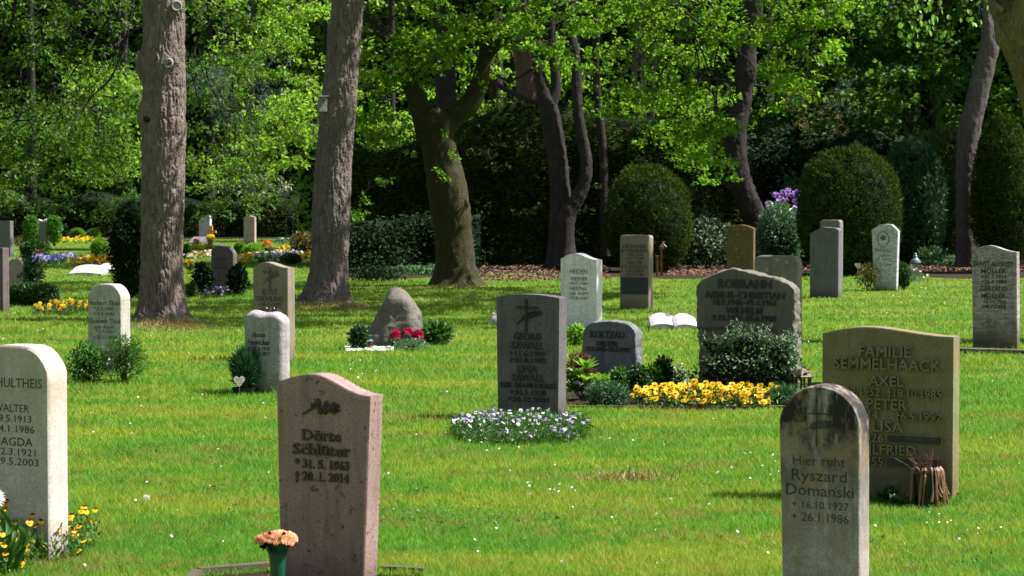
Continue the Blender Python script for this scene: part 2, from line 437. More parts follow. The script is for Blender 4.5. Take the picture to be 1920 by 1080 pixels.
# ------------------------------------------------------------------ trees
def spline(pts, n):
    pts = np.array(pts, float); m = len(pts); t = np.linspace(0, m - 1, n); i = np.clip(t.astype(int), 0, m - 2); u = (t - i)[:, None]
    g = lambda k: pts[np.clip(k, 0, m - 1)]
    p0, p1, p2, p3 = g(i - 1), g(i), g(i + 1), g(i + 2)
    return .5 * (2 * p1 + (p2 - p0) * u + (2 * p0 - 5 * p1 + 4 * p2 - p3) * u ** 2 + (3 * p1 - p0 - 3 * p2 + p3) * u ** 3)
def wood(name, path, mat, nseg=28, step=.08, bark=.01, bsc=(22, 22, 6), flare=0.0, knots=(), lump=.03, seed=0, plates=False):
    """path: (x,y,z,r) world points relative to the tree's base; returns a mesh with real bark relief"""
    path = np.array(path, float); L = np.linalg.norm(np.diff(path[:, :3], axis=0), axis=1).sum()
    nr = max(6, int(L / step)); C = spline(path, nr)
    T_ = np.gradient(C[:, :3], axis=0); T_ /= np.linalg.norm(T_, axis=1, keepdims=True) + 1e-9
    ref = np.array([1.0, 0.02, 0.01]);
    if abs(T_[:, 0]).mean() > .85: ref = np.array([0.02, 0.05, 1.0])
    A = ref - (T_ @ ref)[:, None] * T_; A /= np.linalg.norm(A, axis=1, keepdims=True); B = np.cross(T_, A)
    th = np.linspace(0, 2 * math.pi, nseg, endpoint=False)
    dirs = A[:, None, :] * np.cos(th)[None, :, None] + B[:, None, :] * np.sin(th)[None, :, None]
    r = C[:, 3][:, None] * np.ones((1, nseg))
    if flare:
        h = C[:, 2][:, None]; lob = 1 + .55 * np.sin(th * 5 + seed)[None] * .6 + .3 * np.sin(th * 3 + 1.7 * seed)[None]
        r = r * (1 + flare * np.exp(-np.maximum(h, 0) / .22) * lob)
    Pp = C[:, None, :3] + dirs * r[..., None]
    r = r * (1 + lump * 2 * fnoise(Pp, (2.2, 2.2, 1.6), 2, seed))
    for kx, kz, kr, ka in knots:    # angle, height, size, strength
        dth = (th[None] - kx + math.pi) % (2 * math.pi) - math.pi
        r = r + ka * np.exp(-((dth * C[:, 3][:, None]) ** 2 + (C[:, 2][:, None] - kz) ** 2) / kr ** 2)
    Pp = C[:, None, :3] + dirs * r[..., None]
    if bark:
        if plates:
            w = fnoise(Pp, (5, 5, 3), 2, seed + 3)[..., None] * .09
            q = Pp + w
            n1 = np.abs(vnoise(q, bsc, seed) - .5) * 2; n2 = np.abs(vnoise(q, [b * 1.9 for b in bsc], seed + 4) - .5) * 2
            g = np.clip(np.minimum(n1 * 2.6, n2 * 3.6 + .25), 0, 1); lay = vnoise(q, (bsc[0] * 1.5, bsc[1] * 1.5, bsc[2] * 2.2), seed + 8)
            dsp = (g - .7) * bark + (lay - .5) * bark * .5
        else:
            dsp = fnoise(Pp, bsc, 3, seed + 1) * bark * 2
        Pp = Pp + dirs * dsp[..., None]
    idx = np.arange(nr * nseg).reshape(nr, nseg); nx = np.roll(idx, -1, axis=1)
    q = np.stack([idx[:-1], nx[:-1], nx[1:], idx[1:]], -1).reshape(-1, 4)
    V = np.concatenate([Pp.reshape(-1, 3), C[-1:, :3] + T_[-1:] * C[-1, 3] * .4])
    me = np_mesh(name, V, q, mat, True)
    return me
def pix_path(pts, Y, base):
    out = []
    for p in pts:
        Yp = Y if len(p) < 4 else Y + p[3]
        w = P(p[0], p[1], Yp); out.append((w.x - base.x, w.y - base.y, w.z - base.z, p[2] / 2 * Yp / F))
    return out
def pads(list_, base, leaf_n, size, T, name, mat, droop=.3, cluster=6, flat=.4, upbias=1.2, spread=.085):
    """foliage made of leaf clusters gathered in flattened pads; list_ holds (x,y,z,rx,ry) world; leaf_n leaves per m2 of pad"""
    C, A, N, Z = [], [], [], []
    for (x, y, z, rx, ry) in list_:
        n = max(3, int(leaf_n * rx * ry * 3.1 / cluster))
        d = rdir(n); rr = NR.uniform(.35, 1, n) ** .6
        off = d * rr[:, None] * np.array([rx, ry, rx * flat])
        off[:, 2] -= droop * (off[:, 0] ** 2 + off[:, 1] ** 2) / max(rx, ry)
        lum = NR.normal(size=(n, 3)) * .06 * rx; cc = np.array([x, y, z]) + off + lum
        out = d * [1, 1, .3] + NR.normal(size=(n, 3)) * .5; out[:, 2] -= .1
        out /= np.linalg.norm(out, axis=1, keepdims=True)
        k = cluster
        ca = np.repeat(cc, k, 0); oa = np.repeat(out, k, 0)
        ax = oa * .8 + NR.normal(size=(n * k, 3)) * .75
        nm = np.array([0, 0, upbias]) + NR.normal(size=(n * k, 3)) * .55
        s = size * NR.uniform(.6, 1.25, n * k)
        C.append(ca + NR.normal(size=(n * k, 3)) * spread * size / .1 * .5); A.append(ax); N.append(nm); Z.append(s)
    C, A, N, Z = map(np.concatenate, (C, A, N, Z))
    return leafs(name, C - np.array(base), A, N, Z, T, mat)
def region(x0, x1, y0, y1, Y0, Y1, n, rx, poly=None):
    out = []; k = 0
    while len(out) < n and k < n * 20:
        k += 1
        px, py, Y = R.uniform(x0, x1), R.uniform(y0, y1), R.uniform(Y0, Y1)
        if poly and not poly(px, py): continue
        w = P(px, py, Y); r = R.uniform(*rx); out.append((w.x, w.y, max(w.z, .3), r, r * R.uniform(.8, 1.3)))
    return out
def twigs_for(list_, base, anchors, mat, name='twigs', r0=.018, frac=1.0, n=4):
    """thin branches from the nearest anchor point to each pad, with side twigs"""
    mb = MB(); anchors = [Vector(a) for a in anchors]
    for (x, y, z, rx, ry) in list_:
        if R.random() > frac: continue
        c = Vector((x, y, z)); a = min(anchors, key=lambda q: (q - c).length)
        a = a + Vector((R.uniform(-.3, .3), R.uniform(-.3, .3), R.uniform(-.2, .3))); lim = R.uniform(.6, 1.5)
        if (a - c).length > lim: a = c + (a - c).normalized() * lim
        m = (a + c) / 2 + Vector((R.uniform(-.2, .2), R.uniform(-.2, .2), R.uniform(0, .35)))
        b = Vector(base)
        pts = [a - b, a.lerp(m, .6) - b + Vector((R.uniform(-.08, .08), 0, R.uniform(-.08, .08))), m - b, m.lerp(c, .55) - b + Vector((R.uniform(-.1, .1), 0, R.uniform(-.1, .1))), c - b]
        mb.tube(pts, [r0, r0 * .8, r0 * .65, r0 * .5, r0 * .35], 5)
        for k in range(n):
            e = Vector((R.uniform(-1, 1) * rx, R.uniform(-1, 1) * ry, R.uniform(-.45, .15) * rx))
            mb.tube([c - b, c - b + e * .5 + Vector((0, 0, .04)), c - b + e], [r0 * .35, r0 * .25, r0 * .12], 4)
    return mb.mesh(name, mat)

# ------------------------------------------------------------------ bushes and flowers
def blob_mesh(name, rx, ry, rz, mat, n=18, m=12, amp=.12, seed=0, z0=0.0):
    V, q = [], []
    for j in range(m + 1):
        ph = math.pi * j / m
        for i in range(n):
            th = 2 * math.pi * i / n; V.append((math.sin(ph) * math.cos(th), math.sin(ph) * math.sin(th), math.cos(ph)))
    V = np.array(V); V = V * (1 + amp * 2 * fnoise(V, (2.2,) * 3, 3, seed))[:, None]
    V = V * [rx, ry, rz] + [0, 0, rz + z0]; V[:, 2] = np.maximum(V[:, 2], -.02)
    for j in range(m):
        for i in range(n): q.append((j * n + i, (j + 1) * n + i, (j + 1) * n + (i + 1) % n, j * n + (i + 1) % n))
    return np_mesh(name, V, np.array(q), mat, True)
def dome_points(n, rx, ry, rz, amp=.12, seed=0, zc=None, shell=.2, power=2.0):
    """points in the outer shell of a lumpy superellipsoid resting on z=0, with outward normals"""
    d = rdir(n, .35); k = (np.abs(d) ** power).sum(1) ** (-1 / power)
    e = d * k[:, None]
    e = e * (1 + amp * 2 * fnoise(e, (2.5,) * 3, 3, seed))[:, None] * (1 - shell * NR.random(n) ** 1.5)[:, None]
    p = e * [rx, ry, rz] + [0, 0, rz if zc is None else zc]
    keep = p[:, 2] > .0
    nn = d / [rx, ry, rz]; nn /= np.linalg.norm(nn, axis=1, keepdims=True)
    return p[keep], nn[keep]
def bush(name, px, pyb, w, h, mat, label, cat='shrub', group=None, n=900, leaf=.05, T=T_OVAL, core=None, amp=.18, shell=.5, power=2.0,
         up=.6, seed=None, depth=None, stems=True, jitter=.9, zc=None, part='foliage', loc=None):
    seed = seed if seed is not None else R.randint(0, 99)
    base = loc or G(px, pyb); ppm = F / base.y; rx = w / 2 / ppm; H = h / ppm; ry = (depth or w) / 2 / ppm
    t = thing(name, base, label, cat, group)
    p, nn = dome_points(n, rx, ry, H / 2, amp, seed, zc if zc is None else zc * H, shell, power)
    m = len(p); ax = nn * .7 + NR.normal(size=(m, 3)) * jitter * .6 + [0, 0, .2]
    nm = nn * .8 + [0, 0, up] + NR.normal(size=(m, 3)) * .5
    o = link(part, leafs(part, p, ax, nm, leaf * NR.uniform(.6, 1.3, m), T, mat), t, kind='stuff')
    if core: link('core_filler', blob_mesh('core_filler', rx * .8, ry * .8, H * .42, core, amp=amp, seed=seed), t)
    if stems:
        mb = MB()
        for k in range(7):
            a = R.uniform(0, 6.28); e = Vector((math.cos(a) * rx * .6, math.sin(a) * ry * .6, H * R.uniform(.5, .85)))
            mb.tube([(e.x * .1, e.y * .1, -.02), (e.x * .45, e.y * .45, e.z * .55), e], [.012, .008, .004], 4)
        link('stems', mb.mesh('stems', MAT['twig']), t)
    return t

def pansy_mesh(name, mats, r=1.0):
    """five petals with a dark blotch; faces +Z, mats = petal, upper petal, face, eye"""
    mb = MB()
    for k, (ang, rr, off, m) in enumerate(((60, .52, .42, 1), (120, .52, .42, 1), (-8, .46, .4, 0), (188, .46, .4, 0), (270, .56, .4, 0))):
        mb.cur = m; a = math.radians(ang); cx, cy = math.cos(a) * off, math.sin(a) * off
        ring = [(cx + rr * math.cos(q) * (1 + .06 * math.sin(5 * q)), cy + rr * math.sin(q), .05 * k * .5 + .10 * math.sin(q * 2 + k) * .6) for q in [2 * math.pi * j / 9 for j in range(9)]]
        mb.add([(cx, cy, .03 * k)] + ring, [(0, j + 1, (j + 1) % 9 + 1) for j in range(9)])
    mb.cur = 2
    for ang in (-8, 188, 270):
        a = math.radians(ang); c = (math.cos(a) * .2, math.sin(a) * .2); mb.add([(c[0] + .17 * math.cos(q), c[1] + .17 * math.sin(q), .2) for q in [2 * math.pi * j / 6 for j in range(6)]], [tuple(range(6))])
    mb.cur = 3; mb.add([(.08 * math.cos(q), .08 * math.sin(q), .22) for q in [2 * math.pi * j / 5 for j in range(5)]], [tuple(range(5))])
    me = mb.mesh(name, mats); me.transform(Matrix.Scale(r, 4)); return me
def bloom_mesh(name, mats, petals=14, rings=3, r=1.0, cup=.5):
    mb = MB()
    for k in range(rings):
        rr = 1 - k * .28
        for j in range(petals - 2 * k):
            a = 2 * math.pi * (j + .5 * k) / (petals - 2 * k) + R.uniform(-.1, .1); mb.cur = (j + k) % len(mats)
            w = 1.35 * math.pi / petals * rr; z = k * .16
            def q(rad, aa, zz): return (rad * math.cos(aa), rad * math.sin(aa), zz)
            mb.add([q(.05, a, z), q(rr * .6, a - w, z + cup * .2), q(rr, a - w * .5, z + cup * rr * R.uniform(.3, .7)), q(rr * .97, a + w * .5, z + cup * rr * R.uniform(.3, .7)), q(rr * .6, a + w, z + cup * .2)], [(0, 1, 2, 3, 4)])
    me = mb.mesh(name, mats); me.transform(Matrix.Scale(r, 4)); return me
def face_rot(tilt=1.0, spread=.5, az=None):
    a = (az if az is not None else -math.pi / 2) + R.gauss(0, spread * 1.3); e = R.gauss(tilt, spread * .5)
    n = Vector((math.cos(a) * math.sin(e), math.sin(a) * math.sin(e), math.cos(e)))
    q = n.to_track_quat('Z', 'Y'); return q.to_euler()
def flower_bed(name, pts, loc, label, flowers, n, fol_mat, cat='flower bed', group=None, h=(.08, .16), leaf=.03, nleaf=1500, fr=.022,
               part='pansy', soil=True, tilt=.9, spread=.5, stalk=True, T=T_OVAL, az=None):
    """pts: ground outline ellipse (cx,cy,rx,ry,rot) world; flowers = list of meshes; every flower head is a part"""
    cx, cy, rx, ry, rot = pts
    t = thing(name, (cx, cy, 0), label, cat, group, rot)
    def rp(k=1.0):
        while True:
            x, y = R.uniform(-1, 1), R.uniform(-1, 1)
            if abs(x) ** 2.6 + abs(y) ** 2.6 < k: return x * rx, y * ry
    def hh(x, y): return 1 - .45 * ((x / rx) ** 2 + (y / ry) ** 2) / 2 + .3 * (vnoise(np.array([x * 5 + cx, y * 5 + cy, 0.0])) - .5)
    C = []
    for k in range(nleaf):
        x, y = rp(); C.append((x, y, R.uniform(.01, h[1] * .8) * hh(x, y)))
    m = len(C)
    link('leaves', leafs('leaves', C, rdir(m, .6), NR.normal(size=(m, 3)) * .6 + [0, 0, 1], leaf * NR.uniform(.6, 1.4, m), T, fol_mat), t, kind='stuff')
    if soil: link('soil', np_mesh('soil', [(rx * 1.06 * math.cos(q) * (1 + .05 * math.sin(3 * q)), ry * 1.06 * math.sin(q), .008) for q in [2 * math.pi * j / 28 for j in range(28)]], [list(range(28))], MAT['soil']), t)
    st = MB()
    for k in range(n):
        x, y = rp(.95); z = R.uniform(*h) * hh(x, y) + .015
        me = R.choice(flowers); s = fr * R.uniform(.75, 1.2)
        e = face_rot(tilt, spread, az if az is not None else -math.pi / 2 - rot)
        link(part, me, t, (x, y, z), e, s)
        if stalk: st.tube([(x + R.uniform(-.01, .01), y + .01, 0), (x, y + .004, z)], .0016, 3)
    if stalk: link('stalks', st.mesh('stalks', MAT['stalk']), t, kind='stuff')
    return t
# ------------------------------------------------------------------ material library
MAT = {}
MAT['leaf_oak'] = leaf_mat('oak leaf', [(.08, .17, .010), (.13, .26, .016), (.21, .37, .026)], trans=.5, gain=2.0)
MAT['leaf_oak_dark'] = leaf_mat('shaded oak leaf', [(.036, .09, .008), (.062, .145, .012), (.12, .23, .018)], trans=.42, gain=1.8)  # darker copy of the oak leaf, shade put into its colour
MAT['leaf_far'] = leaf_mat('distant leaf', [(.09, .19, .018), (.16, .30, .028), (.27, .43, .045)], trans=.5, gain=2.1)
MAT['leaf_maple'] = leaf_mat('maple leaf', [(.045, .13, .016), (.08, .2, .024), (.13, .27, .03)], trans=.42, gain=1.7)
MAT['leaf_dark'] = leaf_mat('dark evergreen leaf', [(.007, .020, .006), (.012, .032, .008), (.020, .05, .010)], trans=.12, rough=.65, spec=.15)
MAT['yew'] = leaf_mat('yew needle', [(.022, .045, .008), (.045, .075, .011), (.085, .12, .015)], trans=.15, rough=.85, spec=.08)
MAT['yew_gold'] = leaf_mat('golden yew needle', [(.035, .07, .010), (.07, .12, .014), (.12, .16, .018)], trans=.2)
MAT['box'] = leaf_mat('box leaf', [(.05, .15, .015), (.085, .22, .02), (.13, .30, .03)], trans=.3, gain=1.4)
MAT['box_dark'] = leaf_mat('dark box leaf', [(.015, .055, .012), (.03, .09, .016), (.05, .13, .02)], trans=.2)
MAT['variegated'] = leaf_mat('cream edged leaf', [(.10, .17, .08), (.2, .27, .13), (.05, .10, .04), (.5, .53, .36), (.4, .44, .28)], trans=.2)
MAT['euonymus'] = leaf_mat('euonymus leaf', [(.05, .105, .05), (.09, .16, .08), (.04, .08, .035), (.26, .33, .19), (.07, .13, .06)], trans=.2)
MAT['greyleaf'] = leaf_mat('glossy grey green leaf', [(.07, .15, .08), (.14, .26, .15), (.24, .36, .23)], trans=.2, rough=.35, spec=.6)
MAT['shrub'] = leaf_mat('shrub leaf', [(.03, .10, .015), (.055, .16, .02), (.09, .22, .03)], trans=.3)
MAT['rose_leaf'] = leaf_mat('rose leaf', [(.02, .07, .025), (.035, .10, .035), (.07, .15, .05)], trans=.25)
MAT['bronze'] = leaf_mat('bronze leaf', [(.12, .05, .025), (.16, .09, .03), (.07, .04, .02)], trans=.3)
MAT['peach'] = leaf_mat('peach tinged leaf', [(.5, .26, .14), (.35, .3, .1), (.1, .2, .04), (.55, .42, .2), (.12, .22, .05)], trans=.3)
MAT['lime'] = leaf_mat('lime green leaf', [(.16, .34, .03), (.22, .42, .05), (.10, .24, .03)], trans=.4)
MAT['juniper'] = leaf_mat('juniper needle', [(.03, .10, .04), (.05, .15, .05), (.03, .08, .03)], trans=.15)
MAT['ivy'] = leaf_mat('ground ivy leaf', [(.03, .10, .03), (.06, .17, .05), (.14, .27, .10)], trans=.25)
MAT['bluegreen'] = leaf_mat('pine needle', [(.05, .10, .07), (.09, .15, .11), (.06, .11, .06)], trans=.15)
MAT['dry_needle'] = leaf_mat('dry brown needle', [(.22, .13, .06), (.3, .19, .09), (.15, .11, .05)], trans=.2)
MAT['interior'] = plain('shaded core filler', (.010, .018, .007), .95, .1, var=.5, scale=6, bump=0)  # opaque filler inside the foliage, its near-black colour stands for inner shade
MAT['twig'] = plain('twig bark', (.045, .034, .024), .9, .15)
MAT['stalk'] = plain('flower stalk', (.05, .13, .03), .7, .2, bump=0)
MAT['soil'] = plain('dark soil', (.022, .015, .010), .95, .1, var=.5, scale=60, bump=.6)
MAT['litter'] = plain('leaf litter', (.03, .022, .014), .95, .1, var=.6, scale=14, bump=.6)
MAT['chip'] = plain('wood chip', (.20, .115, .08), .9, .15, var=.4, scale=9)
def fl(name, col, trans=.45): return plain(name, col, .6, .2, var=.14, scale=80, bump=0, trans=trans)
for k, c in dict(yellow=(.88, .62, .015), deepyellow=(.88, .46, .01), maroon=(.06, .008, .01), black=(.008, .004, .01), white=(.82, .82, .8), violet=(.10, .04, .22),
                 lilac=(.55, .42, .75), blue=(.25, .28, .75), pink=(.75, .18, .30), magenta=(.55, .02, .14), crimson=(.5, .01, .03), red=(.7, .05, .03), orange=(.85, .22, .04),
                 peach=(.98, .45, .24), salmon=(.98, .34, .17), cream=(.85, .75, .5), rhodo=(.6, .3, .78), eye=(.8, .6, .05)).items():
    MAT['f_' + k] = fl('petal ' + k, c)

def bark_mat(name, c1, c2, c3, moss=None, sc=1.0):
    m = M(name); v = m.coord((1, 1, .28))
    n = m.noise(26 * sc, v, 5, .65); w = m.voro(16 * sc, v, 'F1', 'Color')
    c = m.mix(m.ramp(n, [(.3, 0.0), (.68, 1.0)]), c1, c2)
    n2 = m.noise(3.2, m.coord(), 4)
    c = m.mix(m.ramp(n2, [(.42, 0.0), (.68, .75)]), c, c3)
    bw = m.n('ShaderNodeRGBToBW'); m.l(w, bw.inputs[0])
    c = m.mix(m.ramp(bw.outputs[0], [(.2, .35), (.8, 0.0)]), c, tuple(x * .45 for x in c1))
    if moss:
        nm = m.noise(4.5, m.coord((1, 1, .5)), 5, .7); c = m.mix(m.ramp(nm, [(.40, 0.0), (.60, .85)]), c, moss)
    cr = m.voro(20 * sc, v, 'DISTANCE_TO_EDGE')
    nb = m.bump(m.ramp(cr, [(0.0, 0.0), (.12, 1.0)]), .7, .012); nb = m.bump(n, .6, .01, nb)
    return m.bsdf(c, .9, .15, nb)
MAT['pine_bark'] = bark_mat('pine bark', (.13, .10, .084), (.26, .21, .183), (.19, .132, .108))
MAT['pine_bark_grey'] = bark_mat('grey pine bark', (.125, .10, .088), (.25, .21, .19), (.175, .13, .112))
MAT['oak_bark'] = bark_mat('mossy oak bark', (.036, .03, .02), (.075, .063, .04), (.048, .04, .026), moss=(.042, .042, .009), sc=1.3)
MAT['dark_bark'] = bark_mat('dark bark', (.028, .023, .022), (.058, .049, .048), (.036, .03, .029))
MAT['grey_bark'] = bark_mat('grey bark', (.09, .073, .072), (.19, .158, .156), (.12, .094, .092), sc=1.4)
MAT['red_bark'] = bark_mat('reddish bark', (.12, .065, .055), (.21, .13, .11), (.13, .08, .07))
MAT['lichen_bark'] = bark_mat('lichen covered bark', (.10, .075, .045), (.30, .25, .15), (.09, .065, .04), moss=(.16, .13, .045), sc=1.6)

# stones
MAT['st_tan'] = stone('weathered tan stone', (.46, .44, .35), (.64, .635, .57), None, fine=90, blotch=7, streak=(.36, .32, .20), streak_amt=.5)
MAT['st_white'] = stone('bright pale stone', (.70, .69, .68), (.86, .85, .84), None, fine=140, blotch=5, bump=.3)
MAT['st_thiel'] = stone('hammered pale stone', (.38, .40, .34), (.60, .61, .55), (.2, .2, .15), fine=75, speck=.25, bump=.9, moss=(.34, .33, .18))
MAT['st_rough_white'] = stone('rough whitish stone', (.28, .28, .27), (.48, .48, .47), (.25, .25, .25), fine=60, speck=.2, bump=.8)
MAT['st_beige'] = stone('beige sandstone', (.22, .19, .13), (.28, .25, .18), None, fine=120, blotch=4, bump=.2)
MAT['st_red'] = stone('reddish brown granite', (.26, .185, .158), (.39, .295, .255), (.07, .03, .03), fine=110, speck=.9, bump=.1, rough=.5)
MAT['st_granite'] = stone('dark speckled granite', (.085, .085, .085), (.19, .185, .18), (.04, .04, .04), fine=130, speck=.8, bump=.15, rough=.55)
MAT['st_marble'] = stone('pale banded marble', (.80, .80, .84), (.90, .90, .93), None, fine=20, blotch=3, bump=.1, vein=(.58, .62, .65), rough=.5, foot=False)
MAT['st_marble2'] = stone('veined marble', (.63, .65, .70), (.79, .81, .85), None, fine=18, blotch=3, bump=.1, vein=(.2, .24, .26), rough=.5)
MAT['st_blue'] = stone('rough blue grey stone', (.11, .127, .128), (.20, .225, .225), (.06, .06, .07), fine=55, speck=.5, bump=.7)
MAT['st_greygreen'] = stone('grey green stone', (.125, .13, .10), (.185, .19, .15), (.08, .08, .06), fine=70, speck=.4, bump=.5, moss=(.13, .13, .08))
MAT['st_lichen'] = stone('grey stone with lichen', (.16, .16, .14), (.25, .25, .22), None, fine=60, bump=.4, lichen=(.42, .42, .26))
MAT['st_brown'] = stone('brown mossy stone', (.13, .095, .045), (.19, .14, .07), (.05, .04, .02), fine=60, speck=.5, bump=.5, lichen=(.3, .27, .15))
MAT['st_slate'] = stone('slate grey stone', (.12, .125, .14), (.19, .195, .21), None, fine=60, bump=.3, blotch=5)
MAT['st_moller'] = stone('streaked grey stone', (.19, .18, .15), (.29, .28, .245), None, fine=90, bump=.3, vein=(.45, .44, .4), base_stain=(.06, .055, .045), zt=1.0)
MAT['st_semmel'] = stone('olive grey stone', (.185, .172, .085), (.27, .255, .135), None, fine=90, bump=.35, moss=(.17, .165, .05), base_stain=(.09, .08, .06), zt=.9)
MAT['st_doman'] = stone('stained grey stone', (.29, .285, .25), (.43, .425, .385), (.16, .15, .12), fine=95, speck=.2, bump=.35, streak=(.022, .020, .020), streak_amt=1.0, moss=(.25, .20, .11), zt=.95)
MAT['st_boulder'] = stone('boulder granite', (.09, .094, .075), (.19, .195, .16), (.08, .07, .06), fine=45, speck=.6, bump=.8, moss=(.13, .115, .07), blotch=5)
MAT['st_pink'] = stone('pinkish granite', (.38, .30, .27), (.52, .43, .39), (.2, .14, .12), fine=60, speck=.5, bump=.4)
MAT['st_darkround'] = stone('dark grey brown stone', (.10, .09, .085), (.17, .15, .145), None, fine=60, bump=.4)
MAT['st_book'] = stone('dull white slab', (.42, .42, .41), (.58, .58, .57), (.25, .25, .25), fine=60, speck=.3, bump=.6, foot=False, lichen=(.3, .3, .24))
MAT['st_kerb'] = stone('kerb stone', (.09, .07, .058), (.16, .13, .11), (.1, .08, .07), fine=60, speck=.5, bump=.5)
MAT['let_dark'] = plain('dark painted lettering', (.04, .038, .034), .7, .3, bump=0)
MAT['let_black'] = plain('dark bronze lettering', (.016, .014, .014), .45, .5, bump=0)
MAT['let_brown'] = plain('brown bronze lettering', (.055, .03, .026), .5, .5, bump=0)
MAT['let_grey'] = plain('grey engraved lettering', (.08, .078, .07), .8, .2, bump=0)
MAT['let_plate'] = plain('dark plate', (.045, .046, .05), .7, .3, bump=.1)
MAT['let_white'] = plain('white lettering', (.6, .6, .6), .7, .2, bump=0)
MAT['green_plastic'] = plain('dark green plastic', (.005, .075, .045), .3, .5, var=.1, bump=0)
MAT['teal_plastic'] = plain('teal plastic', (.02, .22, .17), .4, .4, var=.1, bump=0)
MAT['black_plastic'] = plain('black plastic', (.012, .012, .014), .4, .5, bump=0)
MAT['rust'] = plain('bronze brown metal', (.10, .06, .04), .55, .5, metal=.4, var=.4, scale=40)
MAT['blue_metal'] = plain('blue grey painted metal', (.10, .14, .20), .45, .5, metal=.2)
MAT['wood_post'] = plain('weathered orange brown wood', (.20, .10, .035), .8, .2, var=.4, scale=20)
MAT['orange_wood'] = plain('varnished orange wood', (.62, .27, .05), .5, .4, var=.25, scale=25)
MAT['grey_wood'] = plain('weathered grey boards', (.24, .23, .225), .85, .2, var=.3, scale=20)
MAT['steel'] = plain('brushed steel', (.55, .53, .45), .35, .5, metal=.9, bump=0)
MAT['red_glass'] = plain('red candle glass', (.25, .01, .015), .2, .6, bump=0)
MAT['dead'] = leaf_mat('dead brown leaf', [(.20, .10, .06), (.33, .19, .11), (.12, .06, .04)], trans=.15)
MAT['pebble'] = plain('white pebble', (.7, .68, .64), .7, .3, var=.15)
MAT['heart'] = plain('cream wooden heart', (.55, .5, .42), .7, .3, bump=0)
gl = M('clear glass'); gb = gl.n('ShaderNodeBsdfPrincipled'); gb.inputs['Transmission Weight'].default_value = 1
gb.inputs['Roughness'].default_value = .05; gb.inputs['Base Color'].default_value = (.75, .85, .8, 1); gb.inputs['Alpha'].default_value = .45
gl.l(gb.outputs[0], gl.out.inputs[0]); MAT['glass'] = gl.m

# ------------------------------------------------------------------ ground
def lawn_color(m, k=1.0):
    v = m.coord((1, 1, 1), True)
    a = m.noise(.55, m.coord((.7, 1.5, 1), True), 5, .6); b = m.noise(2.6, v, 4, .65); c_ = m.noise(9, v, 3, .6)
    col = m.mix(m.ramp(b, [(.3, 0.0), (.7, 1.0)]), tuple(x * k for x in (.086, .240, .024)), tuple(x * k for x in (.158, .345, .038)))
    mixf = m.math('ADD', m.math('MULTIPLY', a, .6), m.math('MULTIPLY', c_, .4))
    col = m.mix(m.ramp(mixf, [(.46, 0.0), (.57, .8)]), col, tuple(x * k for x in (.30, .36, .045)))
    d = m.math('ADD', m.math('MULTIPLY', m.noise(1.1, m.coord((.6, 1.8, 1), True), 4), .55), m.math('MULTIPLY', c_, .45))
    return m.mix(m.ramp(d, [(.52, 0.0), (.62, .7)]), col, tuple(x * k for x in (.27, .22, .07)))
m = M('lawn ground'); MAT['lawn'] = m.bsdf(lawn_color(m, .5), .95, .1, m.bump(m.noise(60, m.coord((1, 1, 1), True), 4), .8, .03))
m = M('grass blade'); g_ = m.n('ShaderNodeNewGeometry'); lc = lawn_color(m)
lc = m.mix(1.0, lc, m.ramp(g_.outputs['Random Per Island'], [(0, (.74, .80, .8)), (.5, (1, 1, 1)), (1, (1.32, 1.22, 1.2))]), 'MULTIPLY')
MAT['grass'] = m.bsdf(lc, .6, .25, trans=.4, tcol=m.mix(1.0, lc, (1.5, 1.45, .8), 'MULTIPLY'))
MAT['pinegrass'] = leaf_mat('dry grass and needles', [(.3, .2, .08), (.2, .2, .05), (.35, .24, .11), (.12, .16, .03)], trans=.25)

def plane(name, x0, x1, y0, y1, z, mat, nx=1, ny=1):
    xs, ys = np.linspace(x0, x1, nx + 1), np.linspace(y0, y1, ny + 1)
    X, Y = np.meshgrid(xs, ys, indexing='ij'); V = np.stack([X, Y, X * 0 + z], -1).reshape(-1, 3)
    i = np.arange((nx + 1) * (ny + 1)).reshape(nx + 1, ny + 1)
    return np_mesh(name, V, np.stack([i[:-1, :-1], i[1:, :-1], i[1:, 1:], i[:-1, 1:]], -1).reshape(-1, 4), mat)
tag(link('lawn', plane('lawn', -300, 300, -60, 600, 0, MAT['lawn'])), kind='structure')
# woodland floor behind the lawn: right of the big pine the wood starts nearer
def edge_y(px): return 448 if px < 570 else (448 + (px - 570) / 80 * 70 if px < 650 else 518 + 5 * math.sin(px / 90))
fl_pts = [G(x, edge_y(x)) for x in range(-900, 2900, 60)]
V = [(p.x, p.y, .006) for p in fl_pts] + [(p.x * 5, 420, .006) for p in fl_pts]; n = len(fl_pts)
tag(link('woodland_floor', np_mesh('woodland_floor', V, [[i, i + 1, n + i + 1, n + i] for i in range(n - 1)], MAT['litter'])), kind='structure')

